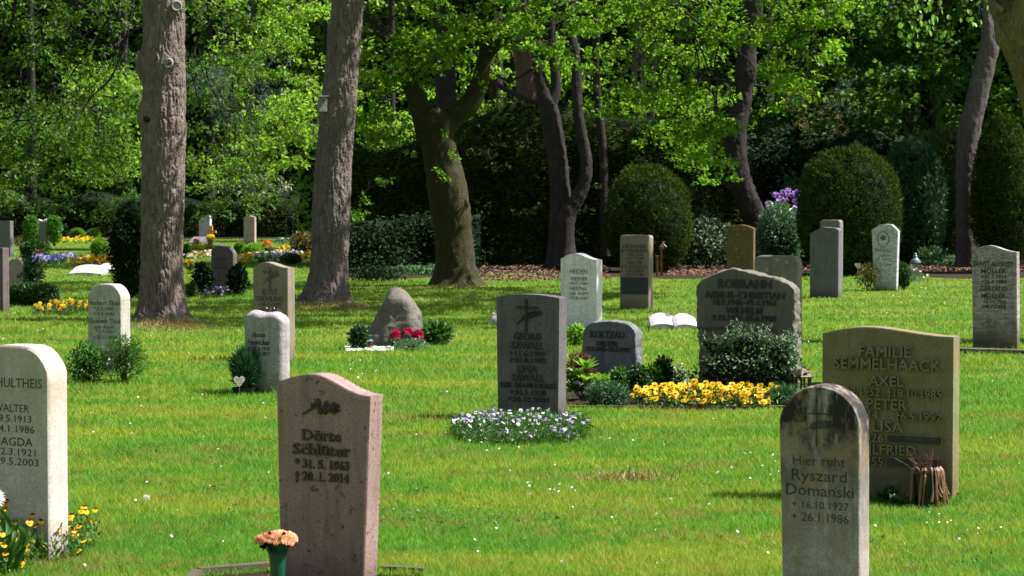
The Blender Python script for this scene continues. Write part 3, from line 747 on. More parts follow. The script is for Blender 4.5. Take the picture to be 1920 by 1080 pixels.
NB = 960000
BARE = [[(372, 1086), (517, 1074), (800, 1085), (840, 1200), (300, 1200)], [(1062, 766), (1480, 766), (1490, 728), (1055, 728)]]
def grass_blades():
    py = NR.uniform(HOR + 60, 1120, int(NB * 1.45)); px = np.where(NR.random(len(py)) < .86, NR.uniform(-60, 1980, len(py)), NR.uniform(-900, 2900, len(py)))
    # nearer rows get more blades: their gaps are larger
    keep = NR.random(len(py)) < np.clip(.35 + (py - 450) / 620, .35, 1)
    py, px = py[keep][:NB], px[keep][:NB]
    ed = np.where(px < 570, 449, np.where(px < 650, 448 + (px - 570) / 80 * 70, 519 + 5 * np.sin(px / 90)))
    k = py > ed
    for q in BARE:
        ins = np.zeros(len(px), bool); j = len(q) - 1
        for i in range(len(q)):
            (xi, yi), (xj, yj) = q[i], q[j]; c_ = ((yi > py) != (yj > py)) & (px < (xj - xi) * (py - yi) / (yj - yi + 1e-9) + xi); ins ^= c_; j = i
        k &= ~(ins & (NR.random(len(px)) < .985))
    py, px = py[k], px[k]
    x = (px - CX) / F; y = (CY - py) / F; c, s = math.cos(PITCH), math.sin(PITCH)
    dz = -s + y * c; t = EYE / -dz; X = x * t; Y = (c + y * s) * t
    n = len(X); B = np.stack([X, Y, np.zeros(n)], 1)
    tall = fnoise(B, (1.3,) * 3, 3, 5); hgt = (.024 + .026 * NR.random(n) ** 2) * (1 + 1.2 * tall); hgt = np.maximum(hgt, .014) * (1 + Y / 160)
    w = np.maximum(.0022, Y * .00022) * NR.uniform(.8, 1.5, n)
    a = NR.uniform(0, 2 * math.pi, n); sx, sy = np.cos(a), np.sin(a) * .6; lean = NR.normal(size=(n, 2)) * .55
    tip = B + np.stack([lean[:, 0] * hgt, lean[:, 1] * hgt, hgt], 1); side = np.stack([sx * w, sy * w, sx * 0], 1)
    V = np.stack([B - side, B + side, tip], 1).reshape(-1, 3)
    return np_mesh('grass', V, np.arange(n * 3).reshape(-1, 3), MAT['grass'])
tag(link('grass', grass_blades()), kind='stuff')

def chips(name, x0, x1, y0, y1, n, label=None):
    C = []
    for k in range(n):
        px, py = R.uniform(x0, x1), R.uniform(y0, y1); px += R.uniform(-10, 10); g = G(px, py); C.append((g.x, g.y, R.uniform(.01, .05)))
    m = len(C); return tag(link(name, leafs(name, C, rdir(m) * [1, 1, .35], NR.normal(size=(m, 3)) * .5 + [0, 0, 1], NR.uniform(.03, .10, m), T_OVAL, MAT['chip'])), kind='stuff')
chips('wood_chips', 885, 1135, 500, 528, 5200)
chips('wood_chips', 1245, 1345, 496, 517, 2200)
chips('wood_chips', 1690, 2000, 484, 511, 6500)
chips('wood_chips', 1330, 1520, 500, 518, 1500)
# ------------------------------------------------------------------ gravestones
def wv(a, b, pk): return lambda u: prof_wave(u, a, b, pk)
def ar(e): return lambda u: prof_arc(u, e)
def ro(k, bow=0): return lambda u, W, H: prof_flat(u, W, H, W * k, bow)
LD, LB, LG = MAT['let_dark'], MAT['let_black'], MAT['let_grey']
def leaf_spray(st, x0, y0, x1, y1, w, mat, n=9, name='palm_branch', depth=.005, lw=1.6):
    """a stem with leaflets, in picture pixels on the face of the stone"""
    dx, dy = x1 - x0, y1 - y0; L = math.hypot(dx, dy); tx, ty = dx / L, dy / L; nx, ny = -ty, tx
    mb = MB(); bend = lambda t: -math.sin(t * math.pi) * L * .08
    def Q(t, o): return (x0 + dx * t + nx * (bend(t) + o), y0 + dy * t + ny * (bend(t) + o))
    def poly(pp): mb.prism([(st.lx(a), st.lz(b)) for a, b in pp], -st.T / 2 - depth, -st.T / 2 + .002)
    for k in range(8):
        a, b = Q(k / 8, 0), Q((k + 1) / 8, 0)
        poly([(a[0] + nx * lw / 2, a[1] + ny * lw / 2), (a[0] - nx * lw / 2, a[1] - ny * lw / 2), (b[0] - nx * lw / 2, b[1] - ny * lw / 2), (b[0] + nx * lw / 2, b[1] + ny * lw / 2)])
    for k in range(n):
        t = .22 + .7 * k / n; s = w * math.sin(math.pi * (t * .85 + .1))
        for sg in (-1, 1):
            a = Q(t, 0); c = Q(min(1.02, t + .15), sg * s); m1 = Q(t + .055, sg * s * .62); m2 = Q(t + .10, sg * s * .5)
            poly([a, m2, c, m1] if sg > 0 else [a, m1, c, m2])
    return link(name, mb.mesh(name, mat), st.o)

# left edge, cut by the frame
g = Stone('gravestone', -43, 1045, 130, 38, 641, ro(.34, .012), MAT['st_tan'], 'tan gravestone with pale edge, cut off by the left picture edge, violas before it', rnd=.010, seed=1)
for body, x0, x1, y0, y1 in (('SCHULTHEIS', -27, 76, 703, 720), ('WALTER', -10, 53, 752, 766), ('+19.5.1913', -19, 57, 772, 785), ('✝14.1.1986', -19, 62, 791, 804),
                             ('MAGDA', -12, 59, 814, 829), ('+22.3.1921', -19, 64, 834, 847), ('✝19.5.2003', -19, 69, 852, 865)):
    g.text(body.replace('✝', '†'), x0, x1, y0, y1, LD, .002)
g_schul = g
# pale one with flowers in front
g = Stone('gravestone', 165, 698, 61, 18, 531, ro(.36, .008), MAT['st_thiel'], 'pale hammered gravestone with rounded shoulders left of the big pine', rnd=.008, rough_edge=.006, seed=2)
for body, x0, x1, y0, y1 in (('Herbert Thiel', 166.5, 223.5, 562.5, 570.5), ('* 2.3.1902', 176, 214, 575, 580.5), ('+ 3.3.1985', 176, 214, 584.5, 590), ('Elisabeth Thiel', 167, 224, 596.5, 604.5),
                             ('geb. Adjolf', 178, 213, 609, 614.5), ('* 1.7.1921', 180, 212, 617.5, 623), ('+ 22.12.2018', 175, 218, 628, 634)):
    g.text(body, x0, x1, y0, y1, MAT['let_grey'], .003)
g_thiel = g
# rounded rough boulder like one
def prof_pillow(u, W, H):
    b = prof_flat(u, W, H, W * .26); return b - .02 * np.exp(-((u - .52) / .18) ** 2) - .03 * u
g = Stone('gravestone', 454, 738, 73, 12, 580, prof_pillow, MAT['st_rough_white'], 'whitish rough gravestone with soft pillow edges beside a potted conifer', rnd=.06, rough=.008, rough_edge=0, seed=3, rscale=6, T=.17)
for body, x0, x1, y0, y1, sh in (('Anne', 472, 497, 621, 631, .3), ('Hewicker', 464, 507, 635.5, 645, .3), ('* 20. 8. 1919', 468, 505, 649, 655.5, .35), ('/ 18. 8. 2011', 469, 505, 658, 664.5, .35)):
    g.text(body, x0, x1, y0, y1, LD, .002, shear=sh, bold=.012)
mb = MB()
for bx in (-.012, .06):
    mb.tube([(bx - .03, 0, .02), (bx - .012, 0, .03), (bx + .012, 0, .034), (bx + .03, 0, .024), (bx + .055, 0, .016)], [.006, .018, .02, .012, .003], 7)
    mb.lathe([(.002, -.012), (.012, 0), (.002, .014)], 7, (bx - .026, 0, .046))
bird = link('bird_figure', mb.mesh('bird_figure', MAT['black_plastic'], True)); bird.location = P(507, 589, g.Y + .03); bird.rotation_euler = (0, 0, -.4)
tag(bird, 'pair of small dark bird figures perched on the whitish pillow shaped gravestone', 'figurine')
g_hew = g
# beige with cross
g = Stone('gravestone', 475, 675, 64, 14, 490, wv(.93, .945, .33), MAT['st_beige'], 'tall beige gravestone with cross relief behind the whitish pillow shaped one', rnd=.006, seed=4)
BE = MAT['st_beige']
g.strip('cross_relief', [[(506.5, 497), (506.5, 541)], [(494, 509), (521, 509)]], 3.0, MAT['st_darkround'], .012)
leaf_spray(g, 494, 531, 524, 513, 4.5, MAT['st_darkround'], 7)
for body, x0, x1, y0, y1 in (('KURT', 493, 520, 541.5, 551), ('FRÖHLING', 482, 530, 554.5, 564), ('+18.5.1908', 484, 527, 567, 572.5), ('+4.8.1985', 486, 525, 576, 582), ):
    g.text(body, x0, x1, y0, y1, MAT['st_darkround'], .007, bold=.012)
# pink granite, front
g = Stone('gravestone', 519, 1106, 173, 27, 694, wv(.955, .912, .40), MAT['st_red'], 'large reddish brown granite gravestone with rose relief, behind the green flower vase', rnd=.005, seed=5, low=(.045, .085), nu=40, nv=60)
LBR = MAT['let_brown']
for body, x0, x1, y0, y1 in (('Dörte', 568, 639, 799, 819), ('Schlüter', 551, 656, 826, 846)):
    g.text(body, x0, x1, y0, y1, LBR, .010, bold=.010, serif=True)
for body, x0, x1, y0, y1 in (('* 31. 5. 1963', 555, 653, 855, 871), ('† 20. 1. 2014', 554, 653, 878, 894)):
    g.text(body, x0, x1, y0, y1, LBR, .009, bold=.014, serif=True)
# the rose: stem, leaves, bloom
mb = MB()
def gp(x, y, d=0): return (g.lx(x), -g.T / 2 - d, g.lz(y))
mb.tube([gp(569, 771, .004), gp(577, 766, .006), (gp(588, 758, .007)), gp(604, 755, .008), gp(622, 759, .008)], [.004, .004, .0045, .005, .006], 6)
def rleaf(x, y, ang, L, w):
    ca, sa = math.cos(ang), math.sin(ang); prof = [(0, 0), (.25, .8), (.45, .75), (.5, 1.0), (.75, .6), (1, 0), (.75, -.6), (.5, -1.0), (.45, -.75), (.25, -.8)]
    pts = [(x + (a * ca * L - b * w * sa), y + (a * sa * L + b * w * ca)) for a, b in prof]
    vs = [gp(px_, py_, .004) for px_, py_ in pts] + [gp(px_, py_, -.001) for px_, py_ in pts] + [gp(x, y, .006), gp(x + ca * L * .55, y + sa * L * .55, .013)]
    n = len(pts); fs = [(k, (k + 1) % n, n + (k + 1) % n, n + k) for k in range(n)] + [(2 * n + 1, (k + 1) % n, k) for k in range(n)]
    mb.add(vs, fs)
rleaf(599, 755, -1.75, 16, 6); rleaf(600, 757, 1.35, 14, 6); rleaf(592, 756, -2.5, 10, 5); rleaf(612, 756, 1.7, 15, 5.5); rleaf(610, 754, -1.2, 12, 5)
rel_ = link('rose_stem_relief', mb.mesh('rose_stem_relief', LBR), g.o)
mb = MB()
for k in range(3):
    for j in range(6 - k):
        a = 2 * math.pi * (j + .4 * k) / (6 - k); r0, r1 = (9.5 - 3 * k) * .35, 10.5 - 3.2 * k
        c, s_ = math.cos(a), math.sin(a); c2, s2 = math.cos(a + .9), math.sin(a + .9)
        mb.add([gp(627 + c * r0, 757 + s_ * r0, .006 + .004 * k), gp(627 + c * r1, 757 + s_ * r1, .010 + .004 * k), gp(627 + math.cos(a + .45) * r1 * 1.12, 757 + math.sin(a + .45) * r1 * 1.12, .005 + .004 * k), gp(627 + c2 * r1, 757 + s2 * r1, .003 + .004 * k), gp(627 + c2 * r0, 757 + s2 * r0, .004 + .004 * k)], [(0, 1, 2, 3, 4), (4, 3, 2, 1, 0)])
link('rose_bloom_relief', mb.mesh('rose_bloom_relief', LBR), g.o)
g_schl = g
# dark granite centre
g = Stone('gravestone', 930, 786, 117, 16, 549, ar(.975), MAT['st_granite'], 'dark grey granite gravestone with cross and palm leaf, white violas at its foot', rnd=.004, seed=6, low=(.03, .02), nu=40, nv=60)
g.strip('cross_relief', [[(986.5, 559), (986.5, 620)], [(968, 574.5), (1008, 574.5)]], 4.2, MAT['let_black'], .010)
leaf_spray(g, 969, 605, 1017, 583, 6.5, MAT['let_black'], 8, depth=.012, lw=1.4)
for body, x0, x1, y0, y1, b in (('GEORG', 963, 1014, 622, 635, .03), ('SAWALL', 959, 1019, 638.5, 652, .03), ('+11.6.1909', 955, 1022, 655.5, 665, .03), ('+24.8.1985', 956, 1023, 668, 677.5, .03), ('LINA', 971, 1007, 682.5, 696, .03),
                               ('SAWALL', 960, 1020, 699, 712, .03), ('GEB. BRANDHORST', 938, 1043, 715, 724.5, .025), ('+24.3.1920', 956, 1023, 728, 738, .03), ('+26.12.2004', 953, 1029, 741, 750.5, .03)):
    g.text(body, x0, x1, y0, y1, MAT['st_granite'] if False else MAT['let_plate'], .010, bold=b * .5)
g_saw = g
# white marble
g = Stone('gravestone', 1051, 615, 67, 11, 474, wv(.925, .915, .42), MAT['st_marble'], 'white banded marble gravestone with thin dark lettering behind the dark granite one', rnd=.004, seed=7)
for body, x0, x1, y0, y1 in (('HEIDEN', 1068, 1101, 504, 512.5), ('WERNER', 1069, 1101, 518.5, 525.5), ('1907-1984', 1068, 1102, 528, 533.5), ('HERTHA', 1069, 1100, 537, 544), ('GEB. REEPS', 1067, 1102, 547, 552.5), ('1918-2003', 1068.5, 1102, 555, 560.5)):
    g.text(body, x0, x1, y0, y1, MAT['let_dark'], .003)
# rough blue grey
g = Stone('gravestone', 1091, 730, 100, 13, 600, lambda u, W, H: prof_flat(u, W, H, W * .2) - .07 * np.abs(2 * u - 1) ** 2.2, MAT['st_blue'], 'low rough blue grey gravestone beside the dark granite one, shrubs in front', rnd=.012, rough=.004, rough_edge=.020, seed=8, rscale=16, nu=50, nv=60)
for body, x0, x1, y0, y1 in (('KOLTZAU', 1107, 1170, 619.5, 631.5), ('DIETER', 1119, 1158, 638, 646.5), ('15.3.1943–24.2.1999', 1099, 1180, 649, 656.5)):
    g.text(body, x0, x1, y0, y1, LB, .009, bold=.03)
g_kol = g
# with plate
g = Stone('gravestone', 1162, 580, 54, 9, 440, ro(.09), MAT['st_beige'], 'tall slim beige gravestone with dark plate set in its lower half', rnd=.01, seed=9)
for body, x0, x1, y0, y1 in (('HILDEGARD', 1168.5, 1212, 458, 464.5), ('ROCKENSACK', 1164.5, 1215, 466.5, 473), ('+10.8.1910', 1172, 1206, 475, 479.5), ('+10.1.1985', 1172, 1206, 481.5, 486), ('WALTER', 1175, 1205, 488.5, 495),
                             ('ROCKENSACK', 1164.5, 1215, 496.5, 503), ('+15.3.1908', 1172, 1206, 505, 510), ('+20.11.1988', 1172, 1206, 512, 516.5)):
    g.text(body, x0, x1, y0, y1, MAT['st_darkround'], .008, bold=.015)
g.solid('plate', [(1165, 551), (1215, 551), (1215, 519.5), (1165, 519.5)], MAT['let_plate'], .008)
# big gabled rough stone
g = Stone('gravestone', 1305, 736, 177, 14, 500, lambda u, W, H: prof_gable(u, W, H, .37, .885, .08), MAT['st_greygreen'], 'broad grey green gravestone with rough gabled top behind variegated shrub and yellow pansies', rnd=.012, rough=.004, rough_edge=.04, seed=10, rscale=15,
          step=(.515, .022, .07), nu=60, nv=70, low=(.02, -.03))
for body, x0, x1, y0, y1 in (('ROBRAHN', 1345, 1444, 522.5, 537.5), ('ASMUS–CHRISTIAN', 1321, 1467, 545, 557), ('18.9.1940–19.4.1961', 1337, 1451, 559.5, 569.5), ('WILHELM', 1359, 1427, 573.5, 585.5), ('9.12.1909–25.6.1988', 1335, 1452, 588.5, 598)):
    g.text(body, x0, x1, y0, y1, LB, .010, bold=.028)
g_rob = g
Stone('gravestone', 1413, 640, 81, 9, 478, ro(.16), MAT['st_lichen'], 'grey gravestone spotted with pale lichen, half hidden behind the broad gabled one', rnd=.012, rough=.004, seed=11)
Stone('gravestone', 1362, 524, 50, 4, 421, ar(.93), MAT['st_brown'], 'brown mossy gravestone with arched top in front of the leaning dark trunk', rnd=.01, rough=.006, seed=12, T=.12)
def prof_shoulder(u): return np.interp(u, [0, .04, .3, .42, .9, 1], [.90, .915, .975, 1, .985, .955])
Stone('gravestone', 1518, 558, 53, 7, 425, prof_shoulder, MAT['st_slate'], 'plain slate grey gravestone with stepped left shoulder, front one of a pair', rnd=.008, rough=.003, seed=13)
Stone('gravestone', 1537, 524, 37, 6, 412, ro(.14), MAT['st_lichen'], 'taller plain grey gravestone standing directly behind the slate grey one', rnd=.012, rough=.003, seed=14)
# marble with oval
def prof_cham(u): return np.interp(u, [0, .03, .17, .28, .5, .74, .85, .97, 1], [.91, .925, .955, .993, 1, .993, .955, .91, .89])
g = Stone('gravestone', 1633, 545, 49.5, 3, 419.5, prof_cham, MAT['st_marble2'], 'veined pale marble gravestone with round medallion between two small shrubs', rnd=.008, seed=15, T=.12, low=(.12, .06))
g.strip('medallion_ring', [[(1655 + 10.5 * math.cos(a), 448 + 14 * math.sin(a)) for a in [2 * math.pi * k / 20 for k in range(21)]]], 1.4, MAT['st_slate'], .004)
g.solid('medallion_emblem', [(1655 + r_ * math.cos(a), 446 + r_ * math.sin(a)) for a, r_ in [(2 * math.pi * k / 10, 6.5 if k % 2 else 4) for k in range(10)]], MAT['st_slate'], .004)
for body, x0, x1, y0, y1, sh in (('Warman', 1640, 1670, 466, 472.5, .3), ('Günter', 1646, 1668, 475.5, 481, .3), ('* 1940', 1645, 1669, 484, 489, .2), ('Erhard', 1648, 1670, 492, 498, .3)):
    g.text(body, x0, x1, y0, y1, MAT['let_plate'], .002, shear=sh)
g_mar = g
Stone('gravestone', 1683, 496, 10, 4, 421, lambda u: np.interp(u, [0, .3, .6, 1], [.9, .95, 1, .95]), MAT['st_beige'], 'narrow beige gravestone peeking out behind the veined marble one', rnd=.01, seed=16)
# right edge
g = Stone('gravestone', 1820, 655, 82, 5, 459, wv(.945, .94, .38), MAT['st_moller'], 'streaked grey gravestone with wavy top near the right picture edge', rnd=.006, seed=17, low=(.05, -.035), nu=40, nv=60, T=.13)
for body, x0, x1, y0, y1 in (('ERNST-AUGUST', 1824.5, 1896, 489.5, 498.5), ('MÖLLER', 1838, 1883, 503.5, 511.5), ('+31.7.1915', 1838, 1884, 514.5, 521), ('+22.4.1984', 1838, 1884, 524, 530.5), ('GERTRUD', 1837, 1886, 536, 545), ('MÖLLER', 1839, 1883, 549.5, 558),
                             ('+7.11.1913', 1842, 1883, 561.5, 567.5), ('+4.7.1998', 1841, 1884, 570.5, 577.5)):
    g.text(body, x0, x1, y0, y1, LD, .004, bold=.012)
g_mol = g
# family stone with relief letters
g = Stone('gravestone', 1540, 937, 237, 13, 608, wv(.957, .957, .36), MAT['st_semmel'], 'wide olive grey gravestone with raised lettering behind the dark pot of dead plants', rnd=.005, seed=18, nu=50, nv=60, T=.135)
SM = MAT['st_semmel']
for body, x0, x1, y0, y1 in (('FAMILIE', 1609, 1704, 644, 663), ('SEMMELHAACK', 1563, 1757, 667, 687), ('AXEL', 1627, 1691, 699, 717), ('20.12.1952  †18.10.1985', 1560, 1758, 722, 736), ('PETER', 1624, 1698, 741, 761), ('1.7.1914     †6.5.1992', 1575, 1759, 764, 779),
                             ('LISA', 1635, 1691, 783, 802), ('8.5.1926', 1578, 1655, 807, 822), ('WILFRIED', 1600, 1714, 826, 844), ('2.8.1955', 1578, 1655, 850, 866)):
    g.text(body, x0, x1, y0, y1, SM, .022, bold=.018)
for y0, y1 in ((806, 823), (848, 867)):
    o = g.solid('date_panel', [(1659, y1), (1760, y1), (1760, y0), (1659, y0)], SM, .012)
    g.solid('date_recess', [(1661, y1 - 1.5), (1758, y1 - 1.5), (1758, y0 + 2), (1661, y0 + 2)], MAT['let_plate'], .0145)
g_sem = g
# front right, round arch
g = Stone('gravestone', 1457, 1152, 149, 21, 715, ro(.5), MAT['st_doman'], 'dark stained round arched gravestone with engraved cross, nearest on the right', rnd=.010, seed=19, rough_edge=.004, low=(.07, -.02), nu=60, nv=70)
EN = MAT['let_dark']
g.strip('engraved_cross', [[(1529, 736), (1529, 831)], [(1496, 769), (1562, 769)]], 2.0, EN, .0015)
leaf_spray(g, 1504, 801, 1560, 787, 9, EN, 8, depth=.002, lw=1.1)
for body, x0, x1, y0, y1 in (('Hier ruht', 1485, 1581, 848, 866), ('Ryszard', 1483, 1584, 874, 895), ('Domanski', 1473, 1597, 902, 923), ('+ 16.10.1927', 1483, 1588, 933, 947), ('+ 26.1.1986', 1483, 1588, 955, 971)):
    g.text(body, x0, x1, y0, y1, EN, .0015, bold=.002)
g_dom = g
# far left group
Stone('gravestone', -25, 585, 30, 12, 464, ro(.03), MAT['st_darkround'], 'grey gravestone cut by the left picture edge beside the dark low hedge', seed=20)
Stone('gravestone', -16, 481, 34, 6.5, 414, ro(.03), MAT['st_slate'], 'tall grey gravestone at the far left edge behind the pinkish one', seed=21)
Stone('gravestone', 14, 545, 28, 6, 484, ro(.42), MAT['st_pink'], 'pinkish round topped gravestone half hidden by a rose bush', rnd=.03, rough=.01, seed=22)
g_dov = Stone('gravestone', 69, 456, 21, 3.5, 416, ro(.03), MAT['st_slate'], 'slim grey gravestone with two white doves on top between two green shrubs', seed=23)
g = Stone('gravestone', 141, 441, 22, 3, 414, wv(.96, .86, .4), MAT['st_granite'], 'small dark gravestone with curved top behind two bright ball shrubs', seed=24)
g.text('Müller', 147, 160, 422, 425, MAT['let_white'], .004) if False else None
Stone('gravestone', 234, 449, 15, 3, 404, ro(.05), MAT['st_marble'], 'pale gravestone partly hidden by leaves left of the big pine', seed=25)
Stone('gravestone', 373, 446, 20, 4, 404, ro(.04), MAT['st_marble'], 'pale gravestone behind the orange wooden cross', seed=26)
Stone('gravestone', 457, 459, 20, 3.5, 404, lambda u: 1 - .05 * np.abs(2 * u - 1), MAT['st_pink'], 'slim pinkish grey gravestone with pointed top before the dark hedge', seed=27)
Stone('gravestone', 536, 447, 10, 4, 405, ro(.2), MAT['st_darkround'], 'dark gravestone in shade beside the pale one with animal figures', seed=28)
g_fig = Stone('gravestone', 558, 446, 26, 4, 409, ro(.02), MAT['st_marble'], 'pale gravestone with small animal figures on top beside the second pine', seed=29)
g = Stone('gravestone', 395, 548, 42, 8, 457, lambda u, W, H: prof_flat(u, W, H, W * .38) - .05 * u, MAT['st_darkround'], 'dark grey brown rounded gravestone right of the big pine, two dark shrubs beside it', rnd=.03, rough=.006, seed=30)
g.text('Herbert', 403, 425, 482, 488, LD, .004); g.text('Lorenz', 404, 424, 492, 497, LD, .004); g.text('1921–1997', 404, 425, 500, 504, LD, .004)

# boulder grave marker
def boulder():
    base = G(742, 649); t = thing('memorial_boulder', base, 'tall natural boulder used as a gravestone, red flowers and lantern before it', 'boulder')
    ppm = F / base.y; n, m_ = 72, 60; V = []
    th = np.linspace(0, 2 * math.pi, n, endpoint=False); h = np.linspace(-.03, 1, m_)
    # outline: left and right half widths by height, in pixels
    hs = [0, .15, .35, .55, .7, .82, .92, .97, 1.0]
    Lw = [66, 60, 48, 38, 30, 23, 17, 13, 8]; Rw = [48, 52, 55, 52, 42, 32, 22, 16, 9]
    L = np.interp(h, hs, Lw) * .95 / ppm; Rr = np.interp(h, hs, Rw) / ppm; H = 110 / ppm
    c, s = np.cos(th), np.sin(th); sx = np.sign(c) * np.abs(c) ** .75; sy = np.sign(s) * np.abs(s) ** .8
    X = np.where(c[None] > 0, Rr[:, None], L[:, None]) * sx[None]; Y = (.14 + .5 * np.minimum(L, Rr)[:, None]) * sy[None] * np.clip((1.02 - h[:, None]) * 5, .1, 1) ** .5
    Z = h[:, None] * H + 0 * X
    Pn = np.stack([X, Y, Z], -1); nn = np.stack([sx[None] + 0 * X, sy[None] + 0 * X, .2 + 0 * X], -1)
    Pn = Pn + nn * (fnoise(Pn, (3.2, 3.2, 3.2), 4, 40) * .11 - np.abs(fnoise(Pn, (7, 7, 5), 3, 44)) * .12)[..., None] * np.clip(1.25 - h[:, None, None], .25, 1)
    i = np.arange(m_ * n).reshape(m_, n); r = np.roll(i, -1, 1); q = np.stack([i[:-1], r[:-1], r[1:], i[1:]], -1).reshape(-1, 4)
    V = np.concatenate([Pn.reshape(-1, 3), [[-.0, 0, H * 1.0]]])
    top = [[int(i[-1, k]), int(r[-1, k]), len(V) - 1] for k in range(n)]
    me = np_mesh('boulder', V, q.tolist() + top, MAT['st_boulder'], True); link('boulder', me, t)
boulder()

# doves and animal figures on the far stones
def figure(name, px, py, Y, size, mat, label, cat='figurine'):
    mb = MB()
    mb.tube([(-.5, 0, .25), (-.3, 0, .35), (0, 0, .4), (.3, 0, .33), (.6, 0, .2)], [.08, .26, .32, .22, .05], 8); mb.lathe([(.02, -.2), (.19, -.06), (.19, .08), (.03, .2)], 8, (-.42, 0, .68))
    mb.tube([(-.6, 0, .68), (-.75, 0, .64)], [.06, .01], 5)
    o = link(name, mb.mesh(name, mat, True)); o.scale = (size,) * 3; o.location = P(px, py, Y); return tag(o, label, cat)
figure('dove_figure', 76, 416.5, g_dov.Y + .1, .16, MAT['st_white'], 'left one of two white doves on the slim grey gravestone')
o = figure('dove_figure', 84, 416.5, g_dov.Y + .1, .17, MAT['st_white'], 'right one of two white doves on the slim grey gravestone'); o.rotation_euler = (0, 0, 2.9)
figure('animal_figure', 568, 409.5, g_fig.Y + .1, .2, MAT['steel'], 'small blue white animal figure lying on the pale far gravestone')
figure('animal_figure', 579, 409.5, g_fig.Y + .1, .24, MAT['st_white'], 'small white animal figure at the trunk side end of the pale far gravestone')
# ------------------------------------------------------------------ trees
def knot_scar(parent, base, px, py, Y, r, mat):
    w = P(px, py, Y) - base; mb = MB()
    mb.lathe([(r * 1.5, -.05), (r * 1.45, .0), (r * 1.15, .03), (r, .025), (r * .8, .005), (.01, .004)], 14)
    o = link('branch_scar', mb.mesh('branch_scar', mat, True), parent, w, (math.pi / 2, 0, R.uniform(-.1, .4))); return o

# left big pine
base = G(303, 601); t = thing('pine_tree', base, 'thick straight pine trunk in the left third of the picture', 'tree')
Yp = base.y + .3
path = [(302, 606, 86), (302, 590, 82), (303, 540, 78), (304, 450, 77), (305, 380, 79), (306, 300, 80), (307, 240, 84), (306, 215, 83), (308, 160, 78), (304, 122, 85), (307, 90, 78), (308, 40, 76), (307, 0, 77), (306, -80, 74)]
wp = pix_path(path, Yp, base); wp += [(wp[-1][0] + .1, wp[-1][1], 7.5, .25), (wp[-1][0] + .2, wp[-1][1], 12, .2), (wp[-1][0], wp[-1][1] + .2, 16, .1)]
link('trunk', wood('trunk', wp, MAT['pine_bark'], 170, .02, .026, (30, 30, 4.5), .30, [(3.6, 3.55, .16, .05), (5.2, 3.6, .12, .045), (3.5, 2.85, .14, .05), (5.5, 4.3, .1, .03)], .03, 1, True), t)
knot_scar(t, base, 315, 118, Yp - .30, .05, MAT['grey_wood']); knot_scar(t, base, 331, 11, Yp - .28, .055, MAT['grey_wood']); knot_scar(t, base, 275, 224, Yp - .26, .03, MAT['dark_bark'])
pine1 = t; pine1_base = base
def high_crown(t, base, zs, rad, n, size=.28, mat='bluegreen', dens=26, cx=0, cy=0):
    """the crown above the picture: it shades the lawn"""
    L = [(base.x + cx + R.uniform(-rad, rad), base.y + cy + R.uniform(-rad, rad), R.uniform(*zs), R.uniform(.6, 1.3), R.uniform(.6, 1.3)) for k in range(n)]
    link('crown', pads(L, base, dens, size, T_OVAL, 'crown', MAT[mat], cluster=5, flat=.5), t, kind='stuff')
    link('twigs', twigs_for(L, base, [(base.x, base.y, z) for z in (zs[0], (zs[0] + zs[1]) / 2, zs[1])], MAT['dark_bark'], r0=.05, n=2), t, kind='stuff')
high_crown(t, base, (9, 15), 2.4, 26)
# second pine, leaning
base = G(614, 570); t = thing('pine_tree', base, 'tall grey pine trunk leaning right with a nesting box on it', 'tree')
Yp = base.y + .3
path = [(612, 574, 86), (613, 560, 78), (616, 520, 71), (619, 460, 69), (621, 400, 70), (624, 330, 68), (629, 260, 66), (634, 200, 65), (641, 130, 62), (648, 60, 61), (653, 0, 60), (660, -80, 58)]
wp = pix_path(path, Yp, base); wp += [(wp[-1][0] + .2, wp[-1][1], 8, .22), (wp[-1][0] + .4, wp[-1][1], 13, .16), (wp[-1][0] + .4, wp[-1][1], 16, .08)]
link('trunk', wood('trunk', wp, MAT['pine_bark_grey'], 160, .02, .025, (32, 32, 4.5), .42, [(4.4, 3.0, .1, .02)], .03, 4, True), t)
high_crown(t, base, (10, 16), 2.2, 22)
pine2 = t
# nesting box
bx = P(605, 194, Yp - .36); nb = thing('nesting_box', P(605, 209, Yp - .36), 'small grey wooden nesting box hanging on the left side of the leaning pine', 'nesting box', rz=.25)
k_ = Yp / F
def child(name, fn, mat, parent, **kw):
    mb = MB(); fn(mb); return link(name, mb.mesh(name, mat), parent, **kw)
child('box_body', lambda m: m.box((0, 0, 13 * k_), (15 * k_, .14, 27 * k_), jit=.002), MAT['grey_wood'], nb)
child('roof', lambda m: (m.box((0, -.015, 28 * k_), (20 * k_, .19, 2.4 * k_), jit=.002)), MAT['grey_wood'], nb)
child('entrance_hole', lambda m: m.lathe([(.014, 0), (.014, .004)], 12), MAT['black_plastic'], nb, loc=(0, -.07, 20 * k_), rot=(math.pi / 2, 0, 0))

